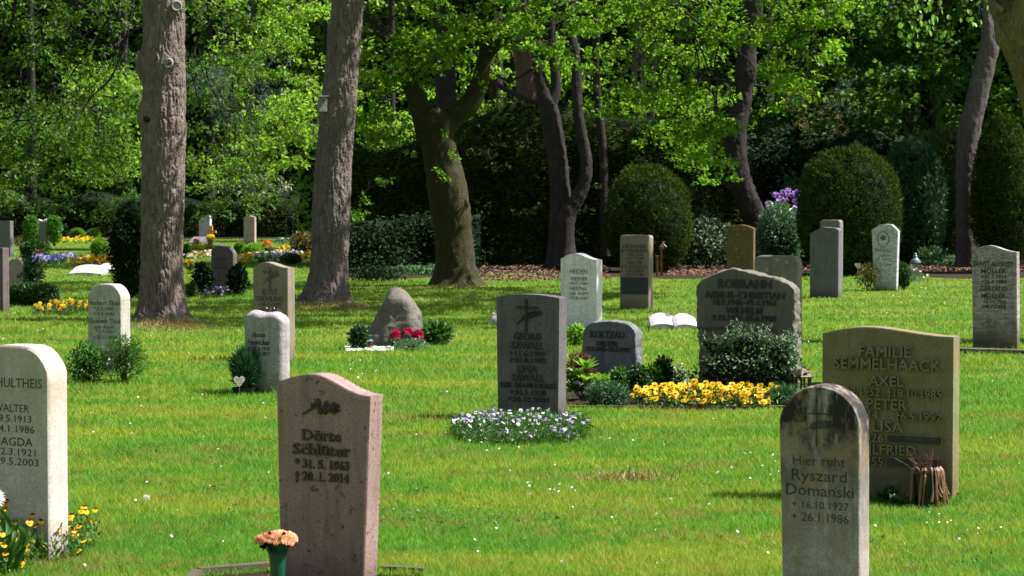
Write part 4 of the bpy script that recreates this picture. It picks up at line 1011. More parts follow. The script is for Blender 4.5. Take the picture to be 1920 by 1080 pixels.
# mossy oak, forked
base = G(853, 537); t = thing('oak_tree', base, 'mossy forked oak in the middle with bright leafy branches spreading to the right', 'tree'); oak = t; oak_b = base; Yo = base.y + .35
OB = MAT['oak_bark']
wp = pix_path([(855, 542, 92), (854, 525, 80), (853, 490, 73), (850, 440, 72), (846, 400, 75), (838, 350, 74), (828, 300, 66), (820, 262, 64), (812, 232, 76), (800, 214, 60)], Yo, base)
link('trunk', wood('trunk', wp, OB, 64, .05, .022, (14, 14, 4), .30, [], .05, 7, True), t)
def limb(pts, Y, mat, parent, base, nseg=26, step=.07, bark=.012, name='branch', seed=3, lump=.06):
    return link(name, wood(name, pix_path(pts, Y, base), mat, nseg, step, bark, (16, 16, 6), 0, [], lump, seed), parent)
limb([(815, 262, 44), (828, 240, 46), (850, 220, 42), (876, 200, 40), (893, 172, 35), (904, 135, 30), (912, 95, 28), (917, 40, 24), (930, -30, 20), (960, -120, 14)], Yo, OB, t, base, seed=5)
limb([(806, 262, 48), (796, 225, 44), (783, 190, 38), (770, 155, 34), (752, 120, 28), (738, 85, 22), (700, 40, 16), (640, 0, 9)], Yo, OB, t, base, seed=6)
limb([(912, 110, 18, 0), (960, 60, 14, -1), (1040, 20, 11, -2), (1150, -10, 9, -3), (1260, 10, 6, -4), (1330, 60, 4, -4)], Yo, OB, t, base, 14, seed=8)
limb([(925, 20, 16, 0), (1060, -60, 14, -2), (1230, -90, 12, -3), (1420, -60, 8, -4), (1560, 20, 4, -4.5), (1600, 90, 2.5, -4.5)], Yo, OB, t, base, 14, seed=9)
limb([(740, 90, 14, 0), (700, 60, 10, -1), (660, 90, 7, -1.5), (650, 170, 4, -1.5)], Yo, OB, t, base, 12, seed=10)
# crown: flat sprays of young leaves
def clip(*poly):
    def inside(x, y):
        c = False; n = len(poly); j = n - 1
        for i in range(n):
            xi, yi = poly[i]; xj, yj = poly[j]
            if (yi > y) != (yj > y) and x < (xj - xi) * (y - yi) / (yj - yi) + xi: c = not c
            j = i
        return c
    return inside
L1 = []
L1 += region(700, 950, -60, 150, Yo - 1.6, Yo + .4, 44, (.22, .45), clip((690, -60), (960, -60), (950, 60), (880, 105), (800, 150), (740, 120), (700, 60)))
L1 += region(690, 800, 90, 150, Yo - 1, Yo, 8, (.2, .35))
L1 += region(650, 800, 130, 430, Yo - .8, Yo + 1.6, 26, (.16, .34), clip((650, 130), (800, 130), (770, 200), (745, 290), (730, 350), (690, 400), (655, 430)))
L1 += region(930, 1400, -60, 380, Yo - 5, Yo - .5, 105, (.22, .5), clip((940, -60), (1400, -60), (1385, 60), (1375, 210), (1380, 240), (1372, 330), (1340, 350), (1300, 330), (1240, 260), (1190, 225), (1110, 190), (1080, 120), (1000, 120), (950, 100)))
L1 += region(1240, 1395, 190, 375, Yo - 5, Yo - 3, 22, (.18, .34), clip((1240, 190), (1380, 190), (1375, 280), (1392, 372), (1350, 345), (1280, 290)))
L1 += region(1380, 1625, -60, 200, Yo - 6, Yo - 3.5, 62, (.2, .42), clip((1380, -60), (1610, -60), (1615, 40), (1600, 75), (1560, 105), (1520, 130), (1500, 190), (1440, 160), (1385, 110)))
L1 += region(1400, 1530, 90, 215, Yo - 6, Yo - 3, 14, (.15, .3))
L1 += [(*P(x, y, Yo - .6), .14, .14) for x, y in ((836, 247), (822, 318), (845, 290), (770, 285), (800, 150), (880, 140), (905, 160), (838, 330))]
def px_of(c): q = Vector(c[:3]) - Vector((0, 0, EYE)); d = math.cos(PITCH) * q.y - math.sin(PITCH) * q.z; return CX + F * q.x / d, CY - F * (math.cos(PITCH) * q.z + math.sin(PITCH) * q.y) / d
L1 = [c for c in L1 if not (1366 < px_of(c)[0] < 1432 and px_of(c)[1] > 72)]
anch = [P(x, y, Yo + d) for x, y, d in ((912, 95, 0), (917, 40, 0), (960, 60, -1), (1040, 20, -2), (1150, -10, -3), (1260, 10, -4), (1230, -90, -3), (1420, -60, -4), (1500, -20, -4.3), (1560, 20, -4.5), (738, 85, 0), (700, 40, -.5), (660, 90, -1.5), (820, 262, 0), (1330, 60, -4), (752, 120, 0))]
link('foliage', pads(L1, base, 300, .088, T_OAK, 'foliage', MAT['leaf_oak'], droop=.35, cluster=7, flat=.32, spread=.07), t, kind='stuff')
link('twigs', twigs_for(L1, base, anch, MAT['dark_bark'], frac=.55), t, kind='stuff')
Lh = [(base.x + R.uniform(-5, 7), base.y + R.uniform(-3, 3), R.uniform(7.5, 12), R.uniform(.7, 1.4), R.uniform(.7, 1.4)) for k in range(40)] + [(base.x + R.uniform(1.5, 9), base.y + R.uniform(-14, -4), R.uniform(8.5, 10), R.uniform(.7, 1.2), R.uniform(.7, 1.2)) for k in range(84)]  # second group: unseen pads added towards the camera to shade the lawn
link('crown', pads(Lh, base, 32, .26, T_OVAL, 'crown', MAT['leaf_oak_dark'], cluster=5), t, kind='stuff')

def simple_tree(name, label, paths, Y, mat, base_px, group=None, nseg=30, bark=.02, plates=True, step=.06, cat='tree'):
    base = G(*base_px); base.y = Y; base.x = P(base_px[0], 400, Y).x
    t = thing(name, base, label, cat, group)
    for k, p in enumerate(paths):
        link('trunk' if k == 0 else 'branch', wood('trunk' if k == 0 else 'branch', pix_path(p, Y + .2, base), mat, nseg if k == 0 else 16, step, bark if k == 0 else .01, (15, 15, 4), .2 if k == 0 else 0, [], .05, R.randint(1, 60), plates and k == 0), t)
    return t, base
Yt = 52.5
tA, bA = simple_tree('pine_tree', 'dark forked trunk right of the mossy oak with a long low branch pointing left',
    [[(1052, 520, 62), (1052, 420, 46), (1050, 350, 38), (1044, 290, 37), (1034, 230, 37), (1026, 195, 36), (1014, 150, 22), (1008, 100, 20), (1012, 40, 18), (1010, -50, 16), (1010, -160, 12)],
     [(1030, 200, 30), (1042, 160, 20), (1037, 100, 17), (1034, 40, 15), (1036, -80, 12)],
     [(1014, 197, 9), (985, 185, 9), (955, 172, 9), (922, 152, 8), (900, 140, 5)], [(1010, 90, 8), (970, 80, 6), (900, 60, 5), (865, 25, 4)], [(1012, 120, 6), (960, 150, 6), (930, 140, 4)], [(1010, 60, 7), (940, 55, 6), (880, 74, 5)]], Yt, MAT['dark_bark'], (1052, 520))
tB, bB = simple_tree('pine_tree', 'slim grey trunk curving to the right of the forked dark one',
    [[(1056, 500, 40), (1062, 410, 34), (1085, 368, 26), (1098, 330, 24), (1097, 290, 23), (1087, 235, 22), (1082, 190, 20), (1080, 120, 18), (1072, 60, 17), (1070, 0, 16), (1068, -120, 12)]], Yt - .3, MAT['dark_bark'], (1062, 518))
tC, bC = simple_tree('pine_tree', 'thin straight grey trunk, third from the mossy oak', [[(1135, 480, 20), (1131, 300, 16), (1126, 240, 16), (1119, 160, 15), (1116, 60, 13), (1118, -100, 10)]], Yt + 2.5, MAT['dark_bark'], (1135, 510), bark=.01)
tD, bD = simple_tree('pine_tree', 'thick reddish pine trunk behind the fork of the mossy oak', [[(995, 480, 52), (992, 300, 48), (990, 200, 44), (984, 120, 38), (975, 60, 34), (968, 0, 30), (960, -140, 24)]], Yt + 5.5, MAT['red_bark'], (995, 505))
tE, bE = simple_tree('pine_tree', 'dark furrowed trunk seen through the fork of the mossy oak', [[(846, 480, 46), (842, 300, 42), (838, 200, 40), (834, 140, 40), (828, 20, 36), (826, -120, 28)]], Yt + 4, MAT['dark_bark'], (846, 508))
tF, bF = simple_tree('pine_tree', 'thin forked trunk in shade left of the curved trunk', [[(1205, 460, 20), (1200, 240, 17), (1192, 200, 15), (1188, 150, 12), (1196, 80, 11), (1200, -60, 8)], [(1196, 215, 9), (1180, 190, 8), (1172, 175, 6)], [(1222, 240, 10), (1224, 170, 9), (1228, 100, 7), (1226, 20, 6)]], Yt + 5, MAT['grey_bark'], (1205, 505), bark=.01)
tG, bG = simple_tree('pine_tree', 'curved dark pine trunk behind the brown mossy gravestone',
    [[(1440, 512, 60), (1432, 480, 50), (1418, 420, 46), (1400, 370, 44), (1384, 330, 45), (1379, 280, 44), (1380, 235, 43), (1390, 200, 36), (1395, 165, 33), (1398, 140, 42), (1399, 120, 40), (1402, 80, 33), (1408, 30, 42), (1412, -20, 38), (1415, -140, 30)],
     [(1388, 160, 6), (1350, 150, 5), (1310, 148, 4)], [(1395, 158, 6), (1440, 164, 5), (1480, 176, 5), (1530, 178, 4), (1575, 170, 3)], [(1470, 172, 3), (1510, 190, 2.5), (1550, 215, 2)], [(1385, 85, 5), (1350, 75, 4), (1290, 55, 3), (1270, 40, 2)]], Yt + .5, MAT['dark_bark'], (1440, 512), nseg=48, step=.045)
tH, bH = simple_tree('pine_tree', 'grey trunk bending right above the dark clipped domes near the right edge',
    [[(1815, 500, 46), (1813, 420, 40), (1812, 340, 38), (1812, 290, 38), (1818, 240, 42), (1828, 200, 40), (1840, 150, 40), (1850, 110, 38), (1856, 80, 34), (1852, 40, 22), (1848, 10, 12), (1846, -20, 8)],
     [(1848, 80, 5), (1840, 95, 4), (1828, 125, 2)], [(1850, 60, 14), (1880, 20, 12), (1900, -60, 10)]], Yt - 1, MAT['grey_bark'], (1815, 508), nseg=48, step=.045)
# needle tufts and dead twigs on the curved pine
Lp = [(*P(x, y, Yt + .4), r, r) for x, y, r in ((1580, 165, .2), (1590, 150, .18), (1560, 195, .22), (1600, 205, .2), (1500, 185, .2), (1470, 240, .2), (1560, 240, .18), (1520, 260, .15))]
link('needles', pads(Lp, bG, 900, .11, T_NEED, 'needles', MAT['bluegreen'], cluster=9, flat=.8, upbias=.2), tG, kind='stuff')
Lp2 = [(*P(x, y, Yt + .3), .2, .2) for x, y in ((1490, 200), (1530, 215), (1575, 180), (1545, 195), (1565, 215), (1520, 238), (1500, 225), (1575, 240), (1480, 180))]
link('dry_twigs', pads(Lp2, bG, 600, .10, T_NEED, 'dry_twigs', MAT['dry_needle'], cluster=8, flat=.7, upbias=.2), tG, kind='stuff')
# near lichen trunk at the right edge
base = Vector((P(1975, 400, 25).x + .35, 25, 0)); t = thing('maple_tree', base, 'lichen covered trunk leaning in at the right picture edge', 'tree')
wp = [(P(1995, 385, 25).x - base.x + .45, 0, -.1, .42), (P(1995, 385, 25).x - base.x + .1, 0, 1.5, .36)] + pix_path([(1968, 250, 78), (1935, 130, 74), (1912, 60, 84), (1905, 0, 98), (1900, -80, 105)], 25, base)
link('trunk', wood('trunk', wp, MAT['lichen_bark'], 80, .03, .02, (18, 18, 5), .1, [(3.4, 3.6, .1, .05)], .04, 31, True), t)
limb([(1880, 20, 16), (1850, 0, 13), (1820, -30, 10)], 24.8, MAT['lichen_bark'], t, base, 14, seed=12)
edge = t; edge_b = base
# lime-green leaves hanging in from it, each one to be picked out
lf = leafs('leaf', [(0, 0, 0)], [(0, 1, 0)], [(0, 0, 1)], [1], T_ROUND, MAT['lime'])
for k in range(70):
    px = R.choice([1712, 1735, 1755, 1830]) + R.gauss(0, 14); py = R.uniform(-5, 85) if px < 1790 else R.uniform(-5, 45)
    e = Vector((R.gauss(0, .4), R.gauss(-.2, .3), -1)).to_track_quat('Y', 'Z').to_euler()
    link('leaf', lf, edge, P(px, py, 24.6 + R.uniform(-.3, .3)) - edge_b, e, R.uniform(.05, .085))
mb = MB()
for a, b in (((1905, 0), (1735, -10)), ((1735, -10), (1712, 60)), ((1760, -5), (1755, 70)), ((1840, -5), (1832, 45))):
    mb.tube([P(*a, 24.7) - edge_b, P((a[0] + b[0]) / 2, (a[1] + b[1]) / 2 - 4, 24.6) - edge_b, P(*b, 24.6) - edge_b], [.012, .008, .003], 5)
link('branch', mb.mesh('branch', MAT['dark_bark']), edge)

# left oak whose limbs hang in front of the left side
base = Vector((P(-420, 400, 41).x, 41, 0)); t = thing('oak_tree', base, 'oak outside the left edge whose dark drooping branches fill the upper left corner', 'tree'); DB = MAT['dark_bark']
link('trunk', wood('trunk', [(0, 0, -.1, .5), (0, 0, 2, .42), (.3, 0, 5, .38), (.5, 0, 9, .25)], OB, 30, .1, .02, (14, 14, 4), .3, [], .05, 17, True), t)
def lb(pts, Y=39.5, name='branch'):
    return link(name, wood(name, pix_path(pts, Y, base), DB, 10, .1, .006, (16, 16, 6), 0, [], .1, R.randint(0, 50)), t)
lb([(-330, -60, 30), (-150, -90, 24), (40, -40, 18), (150, 10, 13), (180, 25, 10), (215, 20, 6)])
lb([(180, 24, 8), (160, 40, 7), (140, 75, 6), (110, 100, 5), (85, 105, 4)]); lb([(150, 55, 5), (112, 96, 4), (100, 140, 3), (80, 175, 2)])
lb([(205, 20, 6), (204, 45, 6), (212, 75, 5), (216, 95, 3)]); lb([(200, 40, 4), (175, 85, 4), (140, 130, 3), (120, 165, 2)])
lb([(250, 0, 7), (245, 30, 5), (232, 90, 4), (205, 150, 4), (165, 190, 3), (135, 260, 3)]); lb([(75, 30, 6), (80, 90, 4), (60, 110, 4), (45, 125, 2)])
lb([(270, 45, 4), (230, 75, 3), (225, 110, 2)]); lb([(30, -20, 6), (20, 50, 5), (-10, 90, 4)]); lb([(420, 0, 8), (388, 40, 6), (370, 75, 5), (352, 110, 3)]); lb([(430, -40, 9), (385, 15, 5), (405, 60, 3), (420, 90, 2)]); lb([(360, 140, 3), (370, 180, 3), (378, 215, 2)])
L2 = region(-120, 265, -60, 330, 38.5, 42, 100, (.2, .46), clip((-120, -60), (265, -60), (265, 60), (240, 100), (210, 150), (170, 250), (150, 320), (60, 330), (-120, 310)))
L2 += region(345, 480, -60, 130, 38, 42, 22, (.2, .4)); L2 += region(170, 262, 80, 330, 40, 43, 20, (.15, .3))
L2 += region(345, 500, 80, 330, 41, 45, 18, (.15, .35))
anc = [P(x, y, 39.5) for x, y in ((180, 24), (110, 100), (140, 75), (205, 60), (175, 85), (120, 165), (232, 90), (165, 190), (60, 110), (0, 60), (388, 40), (352, 110), (378, 215))]
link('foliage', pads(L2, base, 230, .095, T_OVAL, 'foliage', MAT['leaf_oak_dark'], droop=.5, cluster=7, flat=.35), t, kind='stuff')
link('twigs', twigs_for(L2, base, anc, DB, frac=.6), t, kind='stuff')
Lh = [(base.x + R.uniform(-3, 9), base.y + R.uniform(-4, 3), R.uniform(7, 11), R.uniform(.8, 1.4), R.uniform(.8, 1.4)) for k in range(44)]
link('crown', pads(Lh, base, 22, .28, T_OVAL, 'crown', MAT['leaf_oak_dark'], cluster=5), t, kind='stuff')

# tree between the two pines: layered yellow-green sprays
base = G(612, 472); t = thing('beech_tree', base, 'layered light green tree between the two pine trunks', 'tree')
link('trunk', wood('trunk', [(0, 0, -.1, .22), (.1, 0, 2, .18), (0, .1, 6, .14), (.2, 0, 12, .08)], DB, 18, .12, .01, flare=.2, seed=9), t)
Yb = base.y
L3 = region(360, 600, -60, 300, Yb - 7, Yb - 1, 76, (.4, .85), clip((400, -60), (600, -60), (600, 300), (520, 320), (490, 250), (470, 200), (430, 160), (400, 60)))
L3 += region(370, 520, 250, 340, Yb - 5, Yb, 24, (.35, .7)); L3 += region(480, 600, 180, 270, Yb - 8, Yb - 5, 16, (.35, .6))
link('foliage', pads(L3, base, 75, .15, T_OVAL, 'foliage', MAT['leaf_far'], droop=.35, cluster=7, flat=.3), t, kind='stuff')
link('twigs', twigs_for(L3, base, [(base.x, base.y, z) for z in (3, 5, 7, 9)], DB, frac=.6, r0=.03), t, kind='stuff')

# grey-green pine foliage seen behind
base = Vector((P(440, 400, 111).x, 111, 0)); t = thing('pine_tree', base, 'grey green pine showing in the gap between the two big trunks', 'tree')
link('trunk', wood('trunk', [(0, 0, -.1, .25), (.1, 0, 5, .2), (0, .1, 10, .14), (.2, 0, 14, .08)], DB, 16, .2, .01, seed=19), t)
L4 = region(350, 520, 90, 230, 96, 104, 40, (.6, 1.1))
link('foliage', pads(L4, base, 70, .22, T_NEED, 'foliage', MAT['bluegreen'], cluster=12, flat=.6, upbias=.3), t, kind='stuff')

# ------------------------------------------------------------------ woods and hedges
def thicket(name, x0, x1, ytop, ybase, Y, depth, leafm, n, leaf, T, kind='stuff', lumps=1.1, coremat='interior', dens_pad=None, up=.5, top_fn=None, label=None, cat=None):
    """dense wall of shrubs: a lumpy core with shade in its colour, leaves over it. Returns the leaf object"""
    a, b = P(x0, 300, Y).x, P(x1, 300, Y).x; H = EYE + (HOR - ytop) / F * Y
    nx, nz = max(20, int((b - a) / .35)), max(10, int(H / .35))
    U, W_ = np.meshgrid(np.linspace(0, 1, nx), np.linspace(0, 1, nz), indexing='ij')
    def surf(U, W_):
        X = a + (b - a) * U; hk = 1 if top_fn is None else top_fn(U)
        Z = W_ * H * hk
        q = np.stack([X, Z, 0 * X], -1); bul = fnoise(q, (.45,) * 3, 3, 50) * lumps * 2 + fnoise(q, (1.3,) * 3, 2, 51) * .5 * lumps
        return np.stack([X, Y - bul + .9 * np.clip(W_ - .75, 0, 1) * 4 * depth * .3 + .25, Z + fnoise(q, (.5,) * 3, 2, 52) * 1.2 * W_], -1)
    V = surf(U, W_).reshape(-1, 3); i = np.arange(nx * nz).reshape(nx, nz)
    q = np.stack([i[:-1, :-1], i[1:, :-1], i[1:, 1:], i[:-1, 1:]], -1).reshape(-1, 4)
    # back side and lid
    Vb = V + [0, depth, 0]; me = np_mesh('core_filler', np.concatenate([V, Vb]), np.concatenate([q, q[:, ::-1] + nx * nz,
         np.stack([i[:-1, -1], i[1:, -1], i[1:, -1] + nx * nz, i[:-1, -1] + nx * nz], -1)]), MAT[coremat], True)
    u, w = NR.random(n), NR.random(n) ** .9; p = surf(u, w); clump = fnoise(p, (1.6,) * 3, 3, 60)
    keep = clump + NR.normal(size=n) * .09 > -.1; p = p[keep]; m_ = len(p)
    p = p + np.stack([NR.normal(size=m_) * .1, -NR.random(m_) ** 1.3 * .45 - clump[keep] * .5, NR.normal(size=m_) * .1], -1)
    ax = rdir(m_) * [1, .7, .5] + [0, -.4, -.15]; nm = NR.normal(size=(m_, 3)) * .5 + [0, -.45, up]
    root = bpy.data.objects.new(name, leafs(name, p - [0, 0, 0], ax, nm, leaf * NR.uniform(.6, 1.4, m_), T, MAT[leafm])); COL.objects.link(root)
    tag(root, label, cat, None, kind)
    link('core_filler', me, root, kind='stuff')
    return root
# central dark yews
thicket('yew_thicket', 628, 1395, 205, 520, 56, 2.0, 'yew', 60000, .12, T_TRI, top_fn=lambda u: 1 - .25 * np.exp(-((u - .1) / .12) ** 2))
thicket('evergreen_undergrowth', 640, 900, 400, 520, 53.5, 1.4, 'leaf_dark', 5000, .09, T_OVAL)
# lighter sprigs standing out of it
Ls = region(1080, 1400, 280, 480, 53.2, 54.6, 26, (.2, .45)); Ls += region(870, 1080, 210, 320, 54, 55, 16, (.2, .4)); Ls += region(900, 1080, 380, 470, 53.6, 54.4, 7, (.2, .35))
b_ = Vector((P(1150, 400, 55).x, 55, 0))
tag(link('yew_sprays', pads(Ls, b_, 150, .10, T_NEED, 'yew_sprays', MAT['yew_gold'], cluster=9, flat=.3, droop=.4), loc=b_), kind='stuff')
# woods on the right
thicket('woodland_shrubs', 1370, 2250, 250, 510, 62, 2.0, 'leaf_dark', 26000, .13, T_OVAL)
thicket('woodland_shrubs', 1300, 2400, -260, 510, 74, 3.0, 'leaf_maple', 42000, .24, T_OVAL, lumps=1.8)
thicket('woodland_shrubs', 560, 1400, -260, 510, 76, 3.0, 'leaf_far', 42000, .22, T_OVAL, lumps=2.0)
# left: hedge and trees behind
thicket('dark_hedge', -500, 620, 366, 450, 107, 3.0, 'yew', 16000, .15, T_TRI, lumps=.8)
thicket('distant_woods', -700, 660, -330, 450, 125, 4.0, 'leaf_far', 52000, .36, T_OVAL, lumps=3.2)
# maple boughs in the right wood
def wood_tree(label, px, Y, zr, xr, n, mat, size, T, dens, r=(.5, 1.0), trunk_w=.3, lean=0, cat='tree', name='maple_tree', yr=2.0, poly=None):
    base = Vector((P(px, 400, Y).x, Y, 0)); t = thing(name, base, label, cat)
    link('trunk', wood('trunk', [(0, 0, -.1, trunk_w), (lean * .3, 0, 3, trunk_w * .85), (lean, .1, 8, trunk_w * .7), (lean * 1.3, 0, 14, trunk_w * .4)], MAT['dark_bark'], 20, .15, .012, flare=.2, seed=R.randint(0, 50)), t)
    L = []
    k = 0
    while len(L) < n and k < n * 30:
        k += 1; x = R.uniform(*xr); y = R.uniform(*zr)
        if poly and not poly(x, y): continue
        w = P(x, y, Y - R.uniform(.3, yr)); L.append((w.x, w.y, max(.5, w.z), R.uniform(*r), R.uniform(*r)))
    link('foliage', pads(L, base, dens, size, T, 'foliage', MAT[mat], droop=.4, cluster=6, flat=.3), t, kind='stuff')
    link('twigs', twigs_for(L, base, [(base.x, base.y, z) for z in (2, 3.5, 5, 6.5, 8)], MAT['dark_bark'], frac=.5, r0=.025), t, kind='stuff')
    return t
wood_tree('dark maple with broad leaves right of the curved pine, above the largest clipped dome', 1500, 66, (120, 330), (1410, 1700), 46, 'leaf_maple', .17, T_MAPLE, 62)
wood_tree('dark maple in the shade behind the grey bending trunk', 1740, 68, (-20, 300), (1620, 1900), 60, 'leaf_maple', .17, T_MAPLE, 55)
wood_tree('shaded maple at the back of the wood, trunk left of the bending grey one', 1655, 70, (-60, 220), (1560, 1800), 50, 'leaf_maple', .18, T_OVAL, 60, trunk_w=.34)
wood_tree('light green tree behind the thin trunks in the middle', 1300, 68, (20, 300), (1130, 1420), 60, 'leaf_far', .15, T_OVAL, 70, r=(.4, .9))
wood_tree('light green young tree behind the mossy oak, left of its trunk', 735, 66, (150, 420), (650, 800), 40, 'leaf_far', .13, T_OVAL, 90, r=(.3, .7), trunk_w=.14, name='beech_tree')
wood_tree('bright tree filling the gap left of the reddish trunk', 930, 70, (60, 300), (840, 1100), 44, 'leaf_far', .15, T_OVAL, 70, r=(.4, .9), name='beech_tree')
# left middle distance
wood_tree('dark leafy tree far left above the hedge', 60, 111, (170, 400), (-120, 250), 80, 'leaf_oak_dark', .22, T_OVAL, 42, r=(.7, 1.5), yr=20, name='hornbeam_tree')
wood_tree('bright leafy tree directly left of the big pine', 235, 112, (120, 330), (150, 268), 30, 'leaf_far', .24, T_OVAL, 42, r=(.6, 1.3), yr=16, name='hornbeam_tree')
wood_tree('loose dark tree right of the big pine, above the hedge', 420, 112, (230, 400), (345, 520), 36, 'leaf_oak_dark', .2, T_OVAL, 45, r=(.6, 1.2), yr=18, name='hornbeam_tree')
wood_tree('pale leaved small tree leaning over the dark hedge near the second pine', 470, 111, (270, 360), (400, 530), 20, 'variegated', .16, T_OVAL, 45, r=(.4, .9), yr=17, name='hornbeam_tree')
wood_tree('tree with sunshine painted into lime leaves, showing through the gap left of the big pine', 225, 116, (130, 215), (150, 268), 24, 'lime', .24, T_OVAL, 55, r=(.6, 1.2), yr=8, name='hornbeam_tree')  # sunlight on this and the next tree is put into the lime colour
wood_tree('tree with sunshine painted into lime leaves, in the gap right of the big pine', 395, 116, (120, 190), (345, 450), 18, 'lime', .24, T_OVAL, 55, r=(.5, 1.0), yr=6, name='hornbeam_tree')
for k, (px, Yt_) in enumerate(((1660, 71), (1702, 73), (1770, 72), (1810, 76), (1565, 74))):
    base = Vector((P(px, 400, Yt_).x, Yt_, 0)); t = thing('tree_trunk', base, 'dark bare trunk in the shaded wood behind the clipped domes', 'tree', 'trunks deep in the right hand wood')
    w = R.uniform(.16, .3); link('trunk', wood('trunk', [(0, 0, -.1, w), (R.uniform(-.2, .2), 0, 4, w * .9), (R.uniform(-.4, .4), 0, 10, w * .7)], MAT['dark_bark'], 18, .2, .012, seed=k), t)
# unseen high crowns added above the frame to shade the woodland edge
def canopy(px, Y, zs, rad, n, mat='leaf_oak_dark'):
    Y0_, Y = Y, Y + 15; base = Vector((P(px, 400, Y).x * (Y0_ / Y), Y, 0)); t = thing('shade_tree', base, 'tall tree of the right hand wood, its unseen crown added for shade' if px > 900 else 'tall tree behind the far dark hedge, its unseen crown added for shade', 'tree', 'added shade trees of the closed wood' if px > 900 else 'added shade trees behind the far hedge')
    link('trunk', wood('trunk', [(0, 0, -.1, .3), (0, 0, 6, .24), (0, 0, 14, .12)], MAT['dark_bark'], 14, .3, .01, seed=3), t)
    L = [(base.x + R.uniform(-rad, rad), Y0_ + R.uniform(-rad * .7, rad * .7), R.uniform(*zs), R.uniform(1.0, 1.8), R.uniform(1.0, 1.8)) for k in range(n)]
    link('crown', pads(L, base, 15, .42, T_OVAL, 'crown', MAT[mat], cluster=5, flat=.4), t, kind='stuff')
for px, Y in ((980, 57), (1120, 60), (1260, 57.5), (1390, 61), (1560, 58), (1690, 62), (1840, 59), (2000, 60), (2180, 57), (2350, 60), (1480, 66), (1760, 70), (2100, 68)):
    canopy(px, Y, (8.5, 14), 3.6, 26 if px < 1390 else 19)
for px, Y in ((-250, 118), (330, 118), (500, 118), (690, 112), (820, 96)):
    canopy(px, Y, (12, 19), 5.5, 30)

# clipped yew domes
def yew_dome(px, pyb, w, h, label, mat='yew', n=26000, seed=1, top=2.4, leaf=.05, gold=None, Y=None):
    base = G(px, pyb) if Y is None else Vector((P(px, 400, Y).x, Y, 0)); ppm = F / base.y; rx = w / 2 / ppm; H = h / ppm
    t = thing('clipped_yew', base, label, 'topiary', 'clipped yew domes')
    d = rdir(n, .25); k = (np.abs(d) ** top).sum(1) ** (-1 / top); e = d * k[:, None]
    e *= (1 + .09 * fnoise(e, (3,) * 3, 3, seed) * 2 + .10 * fnoise(e, (9,) * 3, 2, seed + 1))[:, None] * (1 - .07 * NR.random(n) ** 2)[:, None]
    zc = H * .42; e[:, 2] *= np.where(e[:, 2] > 0, H - zc, zc); e[:, 0] *= rx; e[:, 1] *= rx; e[:, 2] += zc
    tap = np.where(e[:, 2] < zc, 1 - .1 * (1 - e[:, 2] / zc) ** 2, 1); e[:, 0] *= tap; e[:, 1] *= tap
    keep = (e[:, 2] > 0) & (fnoise(e, (5, 5, 5), 3, seed + 20) > -.17); e = e[keep]; d = d[keep]; m_ = len(e)
    sh = NR.random(m_) < .02; e[sh] += d[sh] * NR.uniform(.02, .10, (int(sh.sum()), 1))
    ax = d * .6 + NR.normal(size=(m_, 3)) * .55 + [0, 0, .35]; nm = d + NR.normal(size=(m_, 3)) * .5
    link('foliage', leafs('foliage', e, ax, nm, leaf * NR.uniform(.6, 1.6, m_) * 1.5, (T_NEED[0] * [2.6, 1, 1], T_NEED[1]), MAT[mat]), t, kind='stuff')
    core = blob_mesh('core_filler', rx * .91, rx * .91, H * .465, MAT['interior'], 30, 20, .04, seed); link('core_filler', core, t)
    return t
yew_dome(1215, 510, 158, 195, 'rounded dark yew dome left of the water tap and post', seed=2)
yew_dome(1591, 516, 188, 236, 'largest broad clipped yew dome behind the slate grey gravestones', 'yew', 34000, 3)
yew_dome(1710, 502, 118, 232, 'shaggy blue green clipped yew dome behind the blue lantern', 'juniper', 20000, 4, leaf=.07, Y=57)
yew_dome(1775, 498, 95, 252, 'yellow tinged yew dome partly hidden by the bending trunk', 'yew_gold', 16000, 5, Y=59)
yew_dome(1880, 512, 118, 292, 'tall dark yew cone behind the streaked gravestone at the right edge', 'yew', 26000, 6, top=2.1)
# ------------------------------------------------------------------ flower meshes
f = MAT
PZ_Y = pansy_mesh('pansy', [f['f_yellow'], f['f_yellow'], f['f_maroon'], f['f_deepyellow']])
PZ_Y2 = pansy_mesh('pansy', [f['f_yellow'], f['f_yellow'], f['f_yellow'], f['f_deepyellow']])
PZ_O = pansy_mesh('pansy', [f['f_deepyellow'], f['f_yellow'], f['f_maroon'], f['f_eye']])
VI_YM = pansy_mesh('viola', [f['f_yellow'], f['f_maroon'], f['f_deepyellow'], f['f_eye']])
VI_YO = pansy_mesh('viola', [f['f_deepyellow'], f['f_maroon'], f['f_maroon'], f['f_eye']])
VI_W = pansy_mesh('viola', [f['f_white'], f['f_white'], f['f_lilac'], f['f_eye']])
VI_WP = pansy_mesh('viola', [f['f_white'], f['f_violet'], f['f_violet'], f['f_eye']])
VI_L = pansy_mesh('viola', [f['f_lilac'], f['f_violet'], f['f_white'], f['f_eye']])
VI_V = pansy_mesh('viola', [f['f_violet'], f['f_violet'], f['f_black'], f['f_eye']])
BL_B = bloom_mesh('blossom', [f['f_blue'], f['f_lilac']], 6, 1)
BL_P = bloom_mesh('blossom', [f['f_peach'], f['f_salmon']], 12, 3)
BL_R = bloom_mesh('blossom', [f['f_magenta'], f['f_crimson']], 16, 4, cup=.9)
BL_RED = bloom_mesh('blossom', [f['f_red'], f['f_orange']], 8, 2)
BL_OR = bloom_mesh('blossom', [f['f_orange'], f['f_deepyellow']], 8, 2)
BL_PK = bloom_mesh('blossom', [f['f_pink'], f['f_magenta']], 10, 3)
BL_W = bloom_mesh('blossom', [f['f_white'], f['f_cream']], 8, 2)
BL_Y = bloom_mesh('blossom', [f['f_yellow'], f['f_deepyellow']], 10, 2)
